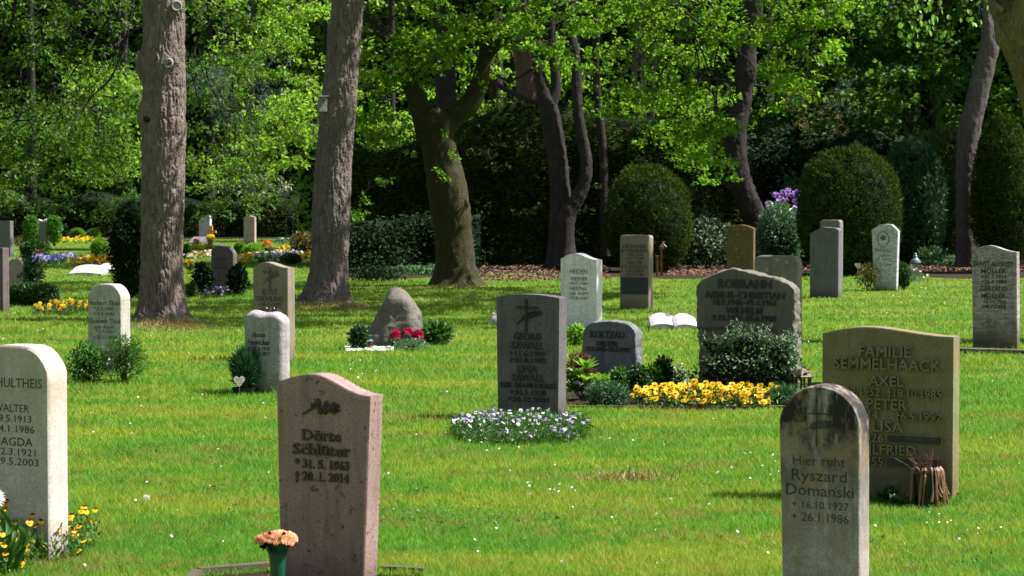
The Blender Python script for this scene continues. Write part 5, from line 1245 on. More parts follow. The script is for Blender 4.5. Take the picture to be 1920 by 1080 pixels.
BL_RH = bloom_mesh('blossom', [f['f_rhodo'], f['f_lilac']], 7, 2, cup=.8)

def bed_px(x0, x1, y0, y1, **kw):      # ellipse on the ground from its picture extents
    a, b = G(x0, (y0 + y1) / 2), G(x1, (y0 + y1) / 2); n, f_ = G(CX, y1).y, G(CX, y0).y
    return ((a.x + b.x) / 2, (n + f_) / 2, (b.x - a.x) / 2, (f_ - n) / 2, 0)

flower_bed('viola_bed', bed_px(846, 1106, 796, 841), None, 'white and purple violas around the foot of the dark granite gravestone', [VI_W, VI_WP, VI_WP, VI_L, VI_L], 250, MAT['shrub'], h=(.03, .16), leaf=.03, nleaf=9000, fr=.0165, part='viola', T=T_LONG, spread=.6)
# light base slab and small plaque in it
t = thing('grave_plinth', G(965, 806), 'low pale stone plate among the white violas', 'stone plate', rz=-.46)
child('plate', lambda m: m.box((-.06, .02, .04), (.5, .30, .09), jit=.004), MAT['st_greygreen'], t)
flower_bed('viola_bed', bed_px(-60, 82, 1022, 1098), None, 'yellow and maroon violas at the left picture edge', [VI_YM, VI_YM, VI_YO], 120, MAT['shrub'], h=(.05, .25), leaf=.022, nleaf=2400, fr=.019, part='viola', spread=.6)
flower_bed('viola_bed', bed_px(72, 176, 1018, 1062), None, 'small tuft of yellow and maroon violas right of the tan gravestone', [VI_YM, VI_YM, VI_YO], 56, MAT['shrub'], h=(.05, .20), leaf=.02, nleaf=1500, fr=.0175, part='viola', spread=.6)
flower_bed('pansy_bed', bed_px(1183, 1470, 753, 772), None, 'large yellow pansies in front of the broad gabled gravestone', [PZ_Y, PZ_Y, PZ_Y2, PZ_O], 240, MAT['box_dark'], h=(.05, .17), leaf=.03, nleaf=2600, fr=.031, spread=.5)
flower_bed('pansy_bed', bed_px(66, 172, 577, 590), None, 'yellow orange pansies beside the dark low hedge on the left', [PZ_Y, PZ_O, PZ_O], 70, MAT['box_dark'], h=(.05, .16), leaf=.03, nleaf=1200, fr=.033)

# shrub with violas at the pale hammered stone
bush('flowering_shrub', 165, 720, 78, 76, MAT['shrub'], 'leafy green plant left of the foot of the pale hammered gravestone', 'plant', n=1800, leaf=.035, shell=.9, amp=.3)
bush('flowering_shrub', 235, 720, 76, 88, MAT['shrub'], 'leafy green plant with upright shoots right of the pale hammered gravestone', 'plant', n=1900, leaf=.038, shell=.9, amp=.35, T=T_LONG)
flower_bed('viola_bed', bed_px(140, 205, 702, 722), None, 'white and violet violas before the pale hammered gravestone', [VI_W, VI_L, VI_V], 26, MAT['shrub'], h=(.08, .24), leaf=.03, nleaf=300, fr=.022, part='viola', soil=False)

# potted conifer with heart
b = G(460, 740); t = thing('potted_conifer', b, 'small bushy conifer in a dark round bowl with a cream heart sign', 'potted plant'); pp = F / b.y
child('bowl', lambda m: m.lathe([(22 / pp, 0), (25 / pp, .05), (25.5 / pp, .062), (23 / pp, .062), (22 / pp, .05)], 28), MAT['black_plastic'], t)
p, nn = dome_points(5200, 23 / pp, 22 / pp, 33 / pp, .35, 3, None, .9); m_ = len(p)
link('foliage', leafs('foliage', p + [0, 0, .05], nn * .7 + NR.normal(size=(m_, 3)) * .35 + [0, 0, .7], NR.normal(size=(m_, 3)), .065 * NR.uniform(.6, 1.5, m_), (T_NEED[0] * [1.3, 1, 1], T_NEED[1]), MAT['juniper']), t, kind='stuff')
hr = [(0, -1.0)] + [(s * x, z) for s, L_ in ((1, ((.5, -.45), (.95, .1), (.95, .55), (.6, .85), (.25, .8))), (-1, ())) for x, z in L_] + [(0, .5)] + [(-x, z) for x, z in ((.25, .8), (.6, .85), (.95, .55), (.95, .1), (.5, -.45))]
mb = MB(); mb.prism([(x * .048, z * .05) for x, z in hr], -.006, .006); hs = link('heart_sign', mb.mesh('heart_sign', MAT['heart']), t, (-.03 , -.165, .128), (-.12, 0, .1))
for k in range(3):
    link('inscription', text_mesh('inscription', ('Still', 'und leise', 'im Herzen')[k], -.026, .026, .012 - k * .016, .022 - k * .016, -.0065, .001, MAT['let_dark']), hs)
child('sign_stick', lambda m: m.tube([(-.03, -.155, .0), (-.03, -.158, .09)], .003, 5), MAT['wood_post'], t)
# twig on the pillow stone's left
# lantern on the boulder grave and pebbles
def lantern(px, pyb, w, h, label, roof, glass, posts, open_=True, rz=.2, name='grave_lantern'):
    b = G(px, pyb); t = thing(name, b, label, 'lantern', rz=rz); k = b.y / F; W, H = w * k / 2, h * k
    child('base', lambda m: m.lathe([(W * .92, 0), (W * .95, H * .06), (W * .75, H * .1)], 6), roof, t)
    mb = MB()
    for j in range(6):
        a = math.pi / 3 * j; mb.tube([(W * .68 * math.cos(a), W * .68 * math.sin(a), H * .08), (W * .68 * math.cos(a), W * .68 * math.sin(a), H * .68)], W * .10, 5)
    link('posts', mb.mesh('posts', posts), t)
    child('roof', lambda m: m.lathe([(W * .95, H * .66), (W * 1.08, H * .70), (W * .6, H * .84), (W * .3, H * .93), (W * .22, H * .95)], 6), roof, t)
    child('finial', lambda m: m.lathe([(W * .2, H * .95), (W * .26, H * .98), (W * .08, H)], 10), roof, t)
    child('candle_cup', lambda m: m.lathe([(W * .42, H * .1), (W * .46, H * .5), (W * .4, H * .52)], 14), glass, t)
    return t
lantern(691, 656, 19, 24, 'small grey lantern with dark red glass beside the boulder', MAT['blue_metal'], MAT['red_glass'], MAT['blue_metal'])
lantern(1505, 752, 44, 67, 'bronze brown hexagonal grave lantern at the end of the yellow pansies', MAT['rust'], MAT['glass'], MAT['black_plastic'])
b = G(1531, 728); t = thing('flower_bowl', b, 'small black bowl beside the bronze lantern', 'bowl'); child('bowl', lambda m: m.lathe([(.03, .0), (.05, .02), (.055, .05), (.045, .05), (.04, .03)], 18), MAT['black_plastic'], t); child('stand', lambda m: m.lathe([(.045, 0), (.012, .012), (.012, .03)], 12), MAT['black_plastic'], t)
# tall glass lantern at the marble stone
b = G(1716, 528); t = thing('glass_lantern', b, 'tall blue grey lantern with glass sides near the veined marble gravestone', 'lantern', rz=.3); k = b.y / F
child('base', lambda m: m.box((0, 0, .015), (18 * k, 18 * k, .03)), MAT['blue_metal'], t)
mb = MB(); [mb.box((sx * 8 * k, sy * 8 * k, 17 * k), (.014, .014, 33 * k)) for sx in (-1, 1) for sy in (-1, 1)]; link('posts', mb.mesh('posts', MAT['blue_metal']), t)
for j in range(4):
    a = math.pi / 2 * j; o = child('pane', lambda m: m.box((0, 0, 0), (15 * k, .003, 30 * k)), MAT['glass'], t, loc=(math.sin(a) * 8 * k, -math.cos(a) * 8 * k, 18 * k), rot=(0, 0, a))
child('roof', lambda m: m.lathe([(9 * k, 34 * k), (10.5 * k, 36 * k), (9 * k, 40 * k), (5.5 * k, 43 * k), (4 * k, 45 * k), (4 * k, 48 * k), (2.5 * k, 50 * k), (2.8 * k, 52 * k), (1 * k, 54 * k)], 20), MAT['blue_metal'], t)
child('candle', lambda m: m.lathe([(4 * k, .03), (4 * k, 11 * k)], 14), MAT['f_white'], t)
def pebbles(name, x0, x1, y0, y1, n, s, mat):
    mb = MB()
    for k in range(n):
        g_ = G(R.uniform(x0, x1), R.uniform(y0, y1)); r = s * R.uniform(.6, 1.3); mb.lathe([(r * .5, -.2 * r), (r, .2 * r), (r * .8, .55 * r), (r * .2, .7 * r)], 6, (g_.x, g_.y, .012))
    return tag(link(name, mb.mesh(name, mat, True, )), kind='stuff')
pebbles('white_pebbles', 648, 738, 653, 661, 150, .022, MAT['pebble'])
bush('leafy_plant', 674, 656, 30, 42, MAT['rose_leaf'], 'low dark green plant left of the boulder behind the lantern', 'plant', n=500, leaf=.07, shell=.8)
bush('leafy_plant', 818, 648, 56, 42, MAT['shrub'], 'spreading green shrub right of the boulder', 'shrub', n=900, leaf=.065, shell=.8, amp=.35)
bush('leafy_plant', 770, 660, 66, 24, MAT['greyleaf'], 'low grey green cushion plant in front of the boulder', 'plant', n=900, leaf=.03, shell=.9, T=T_LONG)
for x, lab in ((744, 'leftmost of the three dark pink flower heads before the boulder'), (766, 'middle and largest dark pink flower head before the boulder'), (784, 'rightmost of the three dark pink flower heads before the boulder')):
    b = G(x, 656); t = thing('azalea', b, lab, 'flower', 'dark pink flowers before the boulder'); s = 11.5 * b.y / F
    for j in range(9):
        d = Vector((R.gauss(0, 1), R.gauss(-.4, .7), abs(R.gauss(.3, .8)))).normalized() * s * .6
        link('blossom', BL_R, t, (d.x, d.y - .02, .155 + d.z + (.02 if x == 766 else 0)), d.to_track_quat('Z', 'Y').to_euler(), s * .62)
    mb = MB(); mb.tube([(0, 0, 0), (0, 0, .16)], .008, 5); link('stem', mb.mesh('stem', MAT['stalk']), t)
    link('leaves', leafs('leaves', rdir(40) * [s, s, .03] * .8 + [0, 0, .09], rdir(40), [[0, 0, 1]] * 40, [.05] * 40, T_OVAL, MAT['rose_leaf']), t)

# plants between dark granite stone and blue grey stone
bush('heather', 1085, 735, 54, 72, MAT['bronze'], 'reddish brown upright shrub behind the large bright leaves', 'shrub', n=900, leaf=.045, T=T_LONG, shell=.9)
b = G(1096, 752); t = thing('rhododendron', b, 'young rhododendron with large bright green leaves beside the dark granite gravestone', 'shrub')
LFM = leafs('leaf', [(0, 0, 0)], [(0, 1, 0)], [(0, 0, 1)], [1], T_OVAL, MAT['lime']); LFD = leafs('leaf', [(0, 0, 0)], [(0, 1, 0)], [(0, 0, 1)], [1], T_OVAL, MAT['rose_leaf'])
mb = MB()
for (x, z, me, n, s) in ((-14, 45, LFM, 9, .12), (4, 60, LFM, 10, .13), (2, 38, LFM, 9, .12), (22, 36, LFM, 8, .11), (-22, 22, LFD, 8, .11), (-4, 18, LFD, 9, .12), (14, 12, LFD, 8, .11), (26, 18, LFD, 7, .1), (-26, 38, LFD, 6, .1)):
    kx = x * b.y / F; kz = z * b.y / F; y0 = R.uniform(-.08, .06); mb.tube([(0, 0, 0), (kx * .6, y0 * .5, kz * .5), (kx, y0, kz)], .006, 5)
    for j in range(n):
        a = 2 * math.pi * j / n + R.uniform(-.2, .2); up = R.uniform(.5, 1.6)
        link('leaf', me, t, (kx, y0, kz), Vector((math.cos(a), math.sin(a), up)).to_track_quat('Y', 'Z').to_euler(), s * R.uniform(.7, 1.1))
link('stem', mb.mesh('stem', MAT['twig']), t)
bush('conifer_shrub', 1140, 762, 80, 42, MAT['juniper'], 'low spreading dark conifer before the blue grey gravestone', 'shrub', n=3200, leaf=.05, T=(T_NEED[0] * [1.6, 1, 1], T_NEED[1]), shell=.9)
for x, y, w, h, m_, lab in ((1160, 742, 30, 52, 'shrub', 'yellowish small shrub before the blue grey gravestone'), (1196, 745, 34, 60, 'box_dark', 'dark shrub with pale tips right of the yellowish small one'), (1222, 738, 34, 52, 'box', 'pale green flowering shrub between two darker ones'),
                          (1244, 735, 32, 68, 'box_dark', 'upright dark shrub with white tips near the yellow pansies'), (1272, 728, 40, 36, 'variegated', 'small cream and green shrub touching the variegated bush'), (1128, 745, 30, 40, 'lime', 'small yellow green shrub right of the large bright leaves')):
    bush('small_shrub', x, y, w, h, MAT[m_], lab, 'shrub', 'small shrubs on the grave with the blue grey stone', n=700, leaf=.04, shell=.9, amp=.35)
# soil and kerb under them
t = thing('grave_border', G(1180, 758), 'dark planted grave border behind a low stone edge', 'grave border')
mb = MB(); a_, b_ = G(1062, 768), G(1480, 768); loc = Vector(t.location)
x = a_.x
while x < b_.x - .1:
    L_ = .48; o = child('kerb_stone', lambda m: m.box((0, 0, .005), (L_ - .01, .05, .05), jit=.003), MAT['st_kerb'], t, loc=(x + L_ / 2 - loc.x, a_.y - loc.y - .02, .0)); x += L_
link('soil', np_mesh('soil', [(a_.x - loc.x, a_.y - loc.y, .012), (b_.x - loc.x, a_.y - loc.y, .012), (G(1480, 735).x - loc.x, G(0, 735).y - loc.y, .012), (G(1062, 735).x - loc.x, G(0, 735).y - loc.y, .012)], [[0, 1, 2, 3]], MAT['soil']), t)
# variegated euonymus
bush('variegated_shrub', 1405, 754, 196, 124, MAT['euonymus'], 'broad variegated shrub in front of the gabled gravestone', 'shrub', n=9000, leaf=.038, shell=.95, amp=.85, core=MAT['interior'], depth=60, up=1.0, power=1.7)
for x, y, h in ((1378, 752, 150), (1425, 752, 142), (1482, 750, 132), (1352, 752, 120), (1455, 752, 112)):
    bb = G(x, y); mb = MB(); H = h * bb.y / F; t = thing('climbing_shoot', bb, {1378: 'tallest leafy shoot of the variegated shrub, left of centre on the gabled gravestone', 1425: 'thin leafy shoot climbing the middle of the gabled gravestone', 1482: 'leafy shoot at the right edge of the gabled gravestone', 1352: 'short leafy shoot at the left of the variegated shrub', 1455: 'short leafy shoot between the middle and the right shoot'}[x], 'shoot', 'shoots of the variegated shrub')
    pts = [(R.uniform(-.03, .03) * j, -.02 + .0 * j, H * j / 5) for j in range(6)]; mb.tube(pts, .004, 5); link('stem', mb.mesh('stem', MAT['twig']), t)
    c = np.array([pts[min(4, int(q))] for q in NR.uniform(0, 5, 240)]); c[:, 2] = NR.uniform(.1, 1, 240) ** .8 * H; c[:, :2] += NR.normal(size=(240, 2)) * (.055 * (1.25 - c[:, 2:3] / H))
    link('leaves', leafs('leaves', c, rdir(240, .3), NR.normal(size=(240, 3)) * .5 + [0, 0, 1], NR.uniform(.02, .04, 240), T_OVAL, MAT['euonymus']), t, kind='stuff')
bush('conifer_shrub', 1470, 762, 70, 34, MAT['juniper'], 'flat dark conifer at the right end of the yellow pansies', 'shrub', n=2600, leaf=.055, T=(T_NEED[0] * [1.6, 1, 1], T_NEED[1]), shell=.9)
# plant label and candles
t = thing('plant_label', G(1312, 752), 'small teal plastic plant label above the yellow pansies', 'plant label'); child('sign', lambda m: m.box((0, 0, .165), (.055, .006, .05)), MAT['teal_plastic'], t); child('stick', lambda m: m.box((0, 0, .07), (.008, .004, .14)), MAT['steel'], t)
for x, lab in ((1298, 'left one of two dark red candle glasses in the yellow pansies'), (1314, 'right one of two dark red candle glasses in the yellow pansies')):
    t = thing('grave_candle', G(x, 770), lab, 'candle', 'red candle glasses'); child('glass', lambda m: m.lathe([(.022, 0), (.027, .04), (.027, .055), (.023, .055), (.02, .02)], 16), MAT['red_glass'], t); child('lid', lambda m: m.lathe([(.029, .055), (.028, .062), (.01, .063)], 16), MAT['steel'], t)

# green vase with orange roses
b = G(521, 1142); t = thing('flower_vase', b, 'dark green grave vase full of orange roses in front of the reddish granite gravestone', 'vase'); k = b.y / F
child('vase', lambda m: m.lathe([(.010, -.03), (.026, 0), (.028, .04), (14 * k, 65 * k), (15 * k, 87 * k), (17 * k, 105 * k), (23.5 * k, 122 * k), (24 * k, 125 * k), (22 * k, 124 * k), (15 * k, 105 * k)], 32), MAT['green_plastic'], t)
vz = t
m_ = 150; c = rdir(m_) * [24 * k, 20 * k, 7 * k] + [0, 0, 128 * k]
link('leaves', leafs('leaves', c, rdir(m_, .3), rdir(m_, 1), NR.uniform(.02, .045, m_), T_OVAL, MAT['leaf_dark']), t)
RO = [bloom_mesh('rose_bloom', [f['f_peach'], f['f_salmon'], f['f_cream'], f['f_peach']], 11, 5, cup=.55) for _ in range(2)]
for j in range(40):
    a = 2.4 * j; rr = math.sqrt((j + .5) / 40); d = Vector((rr * math.cos(a), rr * math.sin(a) * .8 - .25, 1.05 - rr * .75)).normalized()
    link('rose_bloom', RO[j % 2], t, (d.x * 38 * k + R.uniform(-2, 2) * k, d.y * 24 * k, (126 + d.z * 19 + R.uniform(-2, 2)) * k), (d + Vector((0, -.25, 0))).to_track_quat('Z', 'Y').to_euler(), 8.5 * k * R.uniform(.85, 1.15))
# kerbs round that grave
t = thing('grave_kerb', G(620, 1075), 'low reddish kerb stones around the reddish granite gravestone', 'grave kerb'); loc = Vector(t.location)
def kerb(a, b, w=.05, h=.05, mat='st_kerb'):
    a, b = Vector(a), Vector(b); d = b - a; n = max(1, round(d.length / .35)); ang = math.atan2(d.y, d.x)
    for j in range(n):
        c = a + d * ((j + .5) / n); child('kerb_stone', lambda m: m.box((0, 0, 0), (d.length / n - .008, w, h), jit=.003), MAT[mat], t, loc=(c.x - loc.x, c.y - loc.y, h / 2 - .012), rot=(0, 0, ang))
kerb(G(372, 1082), G(517, 1070)); kerb(G(712, 1075), G(800, 1080)); kerb(G(372, 1082), G(330, 1130))
s_ = [G(380, 1084), G(515, 1073), G(800, 1083), G(830, 1180), G(300, 1180)]
link('soil', np_mesh('soil', [(p_.x - loc.x, p_.y - loc.y, .008) for p_ in s_], [[0, 4, 3, 2, 1]], MAT['soil']), t)
# kerb under the streaked stone
t = thing('grave_kerb', G(1860, 662), 'rough dark stone edge under the streaked gravestone at the right', 'grave kerb'); loc = Vector(t.location)
kerb(G(1785, 662), G(1990, 668), .16, .07, 'st_darkround')

# left edge: daisy and long leaves
b = G(5, 1085); t = thing('white_daisy', b, 'large white daisy with long green leaves at the left picture edge', 'flower'); k = b.y / F
DM = MB()
for j in range(34):
    a = 2 * math.pi * j / 34; c, s = math.cos(a), math.sin(a); w = .1
    DM.add([(c * .15, s * .15, .05), (c * .6 - s * w, s * .6 + c * w, .08 + .04 * (j % 2)), (c * 1.0, s * 1.0, -.02 + .1 * (j % 3)), (c * .6 + s * w, s * .6 - c * w, .08 + .04 * (j % 2))], [(0, 1, 2, 3)])
DMm = DM.mesh('petals', MAT['f_white'])
head = link('petals', DMm, t, (-11 * k, -.05, 155 * k), Vector((.35, -.8, .5)).to_track_quat('Z', 'Y').to_euler(), 24 * k)
mb = MB(); mb.lathe([(.26, 0), (.2, .12), (.05, .17)], 12); link('flower_centre', mb.mesh('flower_centre', MAT['f_yellow'], True), head)
child('stem', lambda m: m.tube([(0, 0, 0), (-.01, 0, .15), (-11 * k, -.03, 153 * k)], .004, 6), MAT['stalk'], t)
def strap(pts, w, mat):
    mb = MB(); pts = [Vector(p_) for p_ in pts]; C = spline([tuple(p_) for p_ in pts], 12); vs = []
    for j, p_ in enumerate(C):
        t_ = j / 11; ww = w * math.sin(math.pi * min(1, t_ * .9 + .1)) + .001; vs += [(p_[0] - ww, p_[1], p_[2]), (p_[0], p_[1] + ww * .5, p_[2] - ww * .25), (p_[0] + ww, p_[1], p_[2])]
    fs = []
    for j in range(11):
        a = j * 3; fs += [(a, a + 1, a + 4, a + 3), (a + 1, a + 2, a + 5, a + 4)]
    return np_mesh('leaf', vs, fs, MAT[mat], True)
for pts, w in ((((10, 0), (16, 60), (14, 105), (-12, 142)), 9), (((14, 0), (34, 50), (36, 90), (22, 110)), 8), (((5, 0), (20, 40), (38, 80), (30, 100)), 6), (((-5, 0), (-14, 60), (-20, 110), (-30, 135)), 8), (((0, 0), (8, 60), (0, 100), (2, 122)), 7), (((16, 0), (40, 60), (68, 84), (78, 78)), 3), (((12, 0), (26, 70), (28, 96), (38, 120)), 4)):
    link('leaf', strap([(x * k, R.uniform(-.06, .03) * (1 if i else 0), z * k) for i, (x, z) in enumerate(pts)], w * k, 'shrub'), t)

# dead plants in a black pot
b = G(1738, 955); t = thing('flower_pot', b, 'black plastic pot with withered brown plants before the wide olive gravestone', 'flower pot'); k = b.y / F
child('pot', lambda m: m.lathe([(21 * k, 0), (27 * k, 68 * k), (28.5 * k, 69 * k), (28.5 * k, 72 * k), (26 * k, 72 * k), (24 * k, 60 * k)], 26), MAT['black_plastic'], t)
for j in range(18):
    a = (-3.0, -2.8, -2.1, -1.9, -1.45, -1.2, -1.05, -.9, -.75, -.6, -.5, -.35, -.2, -.1, 0, .15, -2.95, -.42)[j]; r0 = 26 * k; c, s = math.cos(a), math.sin(a); ln = R.uniform(30, 72) * k
    pts = [(c * r0 * .6, s * r0 * .6, 68 * k), (c * r0 * .95, s * r0 * .95, 80 * k), (c * (r0 + .012), s * (r0 + .012), 66 * k), (c * (r0 + .015) + R.uniform(-.01, .01), s * (r0 + .015), 70 * k - ln * .6), (c * (r0 + .02) + R.uniform(-.02, .02), s * (r0 + .02), 72 * k - ln)]
    mb = MB(); C = spline(pts, 9); mb.tube([tuple(p_) for p_ in C], [.003 + .006 * math.sin(j2 * .5 + j) ** 2 for j2 in range(9)], 6); link('withered_leaf', mb.mesh('withered_leaf', MAT['dead']), t)
mb = MB()
for j in range(26):
    x = R.gauss(-6, 14) * k; y = R.uniform(-14, 12) * k; z = R.uniform(90, 118) * k; lean = (x * 1.4 + R.gauss(-.01, .015), y, z)
    mid = (x * .9, y, 82 * k); mb.tube([(x * .6, y, 66 * k), mid, lean], [.0018, .0014, .0008], 4)
    if j % 2: mb.tube([mid, (mid[0] + R.gauss(0, .03), y, z * .95)], [.0012, .0006], 3)
link('withered_stems', mb.mesh('withered_stems', MAT['dead']), t, kind='stuff')
for x, y, w, h in ((1666, 946, 26, 26), (1690, 955, 34, 20), (1775, 948, 30, 28)):
    bush('weed', x, y, w, h, MAT['shrub'], {1666: 'broad leaved weed at the left foot of the wide olive gravestone', 1690: 'low weed left of the pot of withered plants', 1775: 'weed right of the pot of withered plants'}[x], 'weed', 'weeds at the olive gravestone', n=130, leaf=.04, shell=.9, stems=False)

# flat book shaped stones
def flat_slab(px, py, w, d, tilt, label, mat='st_book', name='book_stone'):
    b = G(px, py); t = thing(name, b, label, 'grave slab'); k = b.y / F; n = 14; V = []; W = w * k
    for j in range(n + 1):
        u = j / n; z = .05 + .10 * math.sin(math.pi * min(1, u * .9 + .05)) ** .7 * (1 - .3 * u)
        V += [((u - .5) * W, -d / 2, z * .55), ((u - .5) * W, d / 2, z + tilt), ((u - .5) * W, d / 2, 0), ((u - .5) * W, -d / 2, 0)]
    F_ = [(4 * j + a, 4 * (j + 1) + a, 4 * (j + 1) + (a + 1) % 4, 4 * j + (a + 1) % 4) for j in range(n) for a in range(4)] + [(0, 1, 2, 3), (4 * n + 3, 4 * n + 2, 4 * n + 1, 4 * n)]
    link('slab', np_mesh('slab', V, F_, MAT[mat], True, None, 40), t); return t
flat_slab(1243, 616, 50, .45, .06, 'left page of the open book shaped white grave slab')
flat_slab(1284, 617, 44, .45, .06, 'right page of the open book shaped white grave slab')
flat_slab(926, 608, 14, .3, .02, 'small white slab just left of the dark granite gravestone', name='grave_slab')
flat_slab(166, 516, 62, .8, .10, 'white flat grave slab lying in the sun on the left lawn', name='grave_slab'); flat_slab(198, 509, 30, .6, .06, 'smaller pinkish white slab behind the white flat one', 'st_book', 'grave_slab')
flat_slab(153, 497, 24, .7, .12, 'grey slab between the blue and the orange flower strips', 'st_granite', 'grave_slab')
b = G(369, 457); t = thing('cushion_stone', b, 'slanted grey cushion stone beside the orange wooden cross', 'grave slab'); k = b.y / F
child('slab', lambda m: m.add([(-15 * k, -.3, .05), (12 * k, -.3, .05), (16 * k, .5, 13 * k), (-9 * k, .5, 13 * k), (-15 * k, -.3, 0), (12 * k, -.3, 0), (16 * k, .5, 0), (-9 * k, .5, 0)], [(0, 1, 2, 3), (7, 6, 5, 4), (0, 4, 5, 1), (1, 5, 6, 2), (2, 6, 7, 3), (3, 7, 4, 0)]), MAT['st_blue'], t)
# wooden cross
b = G(396, 458); t = thing('wooden_cross', b, 'orange varnished wooden cross in the far flower rows', 'cross', rz=-.2); k = b.y / F
child('post', lambda m: m.box((0, 0, 17.5 * k), (6 * k, 3.5 * k, 35 * k)), MAT['orange_wood'], t); child('crossbar', lambda m: m.box((0, -.01, 23.5 * k), (20 * k, 3.6 * k, 5 * k)), MAT['orange_wood'], t)
# potted flowers far left
def pot_flowers(px, pyb, pw, ph, fw, fh, blooms, n, pot, label, fs, zoff=0):
    b = G(px, pyb); t = thing('potted_flowers', b, label, 'potted flowers'); k = b.y / F
    child('pot', lambda m: m.lathe([(pw * .35 * k, 0), (pw * .5 * k, ph * k), (pw * .45 * k, ph * k)], 14), pot, t)
    m2 = 120; link('leaves', leafs('leaves', rdir(m2) * [fw * .45 * k, fw * .4 * k, fh * .4 * k] + [0, 0, (ph + fh * .4) * k], rdir(m2), rdir(m2, 1), [.07] * m2, T_OVAL, MAT['shrub']), t)
    for j in range(n):
        d = rdir(1, .6)[0]; link('blossom', R.choice(blooms), t, (d[0] * fw * .5 * k, d[1] * fw * .4 * k, (ph + fh * .55 + d[2] * fh * .45) * k), Vector(d + np.array([0, -.5, .3])).to_track_quat('Z', 'Y').to_euler(), fs)
pot_flowers(395, 462, 12, 12, 15, 9, [BL_Y], 24, MAT['rust'], 'pot of yellow flowers in front of the orange wooden cross', .06)
pot_flowers(369, 464, 5, 8, 11, 8, [BL_PK], 14, MAT['black_plastic'], 'dark vase of pink flowers before the cushion stone', .06)
pot_flowers(500, 476, 13, 7, 20, 16, [BL_RED], 18, MAT['black_plastic'], 'red geraniums in a pot beside the bright clipped ball shrubs', .055)
pot_flowers(357, 514, 12, 6, 12, 20, [BL_OR], 8, MAT['steel'], 'orange lilies in a bowl just right of the big pine', .055)
# ball shrubs
for x, y, w, h, m_, lab in ((145, 450, 28, 21, 'lime', 'left bright clipped ball before the small dark curved gravestone'), (176, 454, 26, 24, 'lime', 'right bright clipped ball before the small dark curved gravestone'), (188, 484, 32, 36, 'lime', 'larger clipped ball with dark underside above the orange flower strip'),
                          (217, 482, 26, 30, 'box', 'clipped ball half hidden behind the dark conifer'), (451, 478, 20, 22, 'lime', 'small clipped ball left of the bright dome shrub'), (476, 486, 35, 28, 'lime', 'bright green dome shrub behind the beige cross gravestone'),
                          (349, 486, 14, 26, 'box_dark', 'dark small shrub touching the right side of the big pine')):
    bush('ball_shrub', x, y, w, h, MAT[m_], lab, 'ball shrub', 'clipped ball shrubs', n=3000, leaf=.065, shell=.15, amp=.05, core=MAT['interior'], stems=False)
bush('ball_shrub', 1686, 543, 40, 50, MAT['box_dark'], 'round dark green shrub right of the veined marble gravestone', 'ball shrub', 'clipped ball shrubs', n=3400, leaf=.05, shell=.2, amp=.12, core=MAT['interior'], stems=False)
bush('azalea_shrub', 1628, 545, 46, 50, MAT['peach'], 'loose shrub with peach and cream leaves left of the veined marble gravestone', 'shrub', n=900, leaf=.055, shell=.95, amp=.4)
flower_bed('flower_patch', bed_px(1704, 1724, 524, 534), None, 'white flowers beside the tall blue grey lantern', [BL_W], 16, MAT['shrub'], h=(.1, .3), nleaf=300, fr=.028, part='blossom', soil=False)
t = thing('heart_stake', G(1608, 545), 'white heart ornament on a stick beside the peach coloured shrub', 'ornament'); k = G(0, 545).y / F
mb = MB(); mb.prism([(x * 6 * k, z * 6 * k + 47 * k) for x, z in hr], -.01, .01); link('heart', mb.mesh('heart', MAT['f_white']), t); child('stick', lambda m: m.tube([(0, 0, 0), (0, 0, 42 * k)], .006, 5), MAT['steel'], t)
# hedges and shrubs on the left
bush('low_hedge', 62, 574, 92, 40, MAT['box_dark'], 'dark green low box hedge beside the left edge gravestone', 'hedge', n=7000, leaf=.05, shell=.2, amp=.08, power=3.5, core=MAT['interior'], stems=False, depth=50)
bush('rose_bush', 58, 545, 44, 62, MAT['rose_leaf'], 'rose bush in front of the pinkish round topped gravestone', 'shrub', n=1300, leaf=.075, shell=1.0, amp=.4)
bush('dark_shrub', 66, 492, 52, 40, MAT['box_dark'], 'round dark shrub above the blue flower strip', 'shrub', n=3200, leaf=.08, shell=.4, core=MAT['interior'])
bush('red_leaved_shrub', 74, 496, 22, 26, MAT['bronze'], 'small red leaved shrub before the round dark one', 'shrub', n=300, leaf=.09, shell=.9)
for x, lab in ((58, 'left clipped green column beside the gravestone with doves'), (102, 'right clipped green column beside the gravestone with doves')):
    bush('column_shrub', x, 462, 24, 50, MAT['box'], lab, 'shrub', 'green columns beside the dove gravestone', n=1500, leaf=.10, shell=.5, amp=.3, power=3, zc=.62)
bush('bed_shrub', 40, 462, 34, 18, MAT['peach'], 'peach coloured low azalea left of the dove gravestone', 'shrub', n=500, leaf=.09, shell=.9); bush('bed_shrub', 78, 468, 26, 18, MAT['peach'], 'peach coloured low azalea before the dove gravestone', 'shrub', n=400, leaf=.09, shell=.9)
bush('small_conifer', 120, 456, 18, 34, MAT['leaf_dark'], 'small dark conifer left of the small dark gravestone', 'conifer', n=700, leaf=.09, shell=.6); bush('small_conifer', 172, 440, 16, 28, MAT['yew_gold'], 'small yellowish conifer right of the small dark gravestone', 'conifer', n=600, leaf=.09, shell=.6)
flower_bed('flower_strip', bed_px(64, 136, 494, 501), None, 'strip of blue forget-me-nots on the left lawn', [BL_B], 120, MAT['shrub'], h=(.12, .3), nleaf=700, fr=.055, part='blossom', leaf=.07, soil=False)
flower_bed('flower_strip', bed_px(136, 154, 495, 503), None, 'small clump of yellow flowers at the end of the blue strip', [BL_Y], 30, MAT['lime'], h=(.1, .25), nleaf=250, fr=.05, part='blossom', leaf=.07, soil=False)
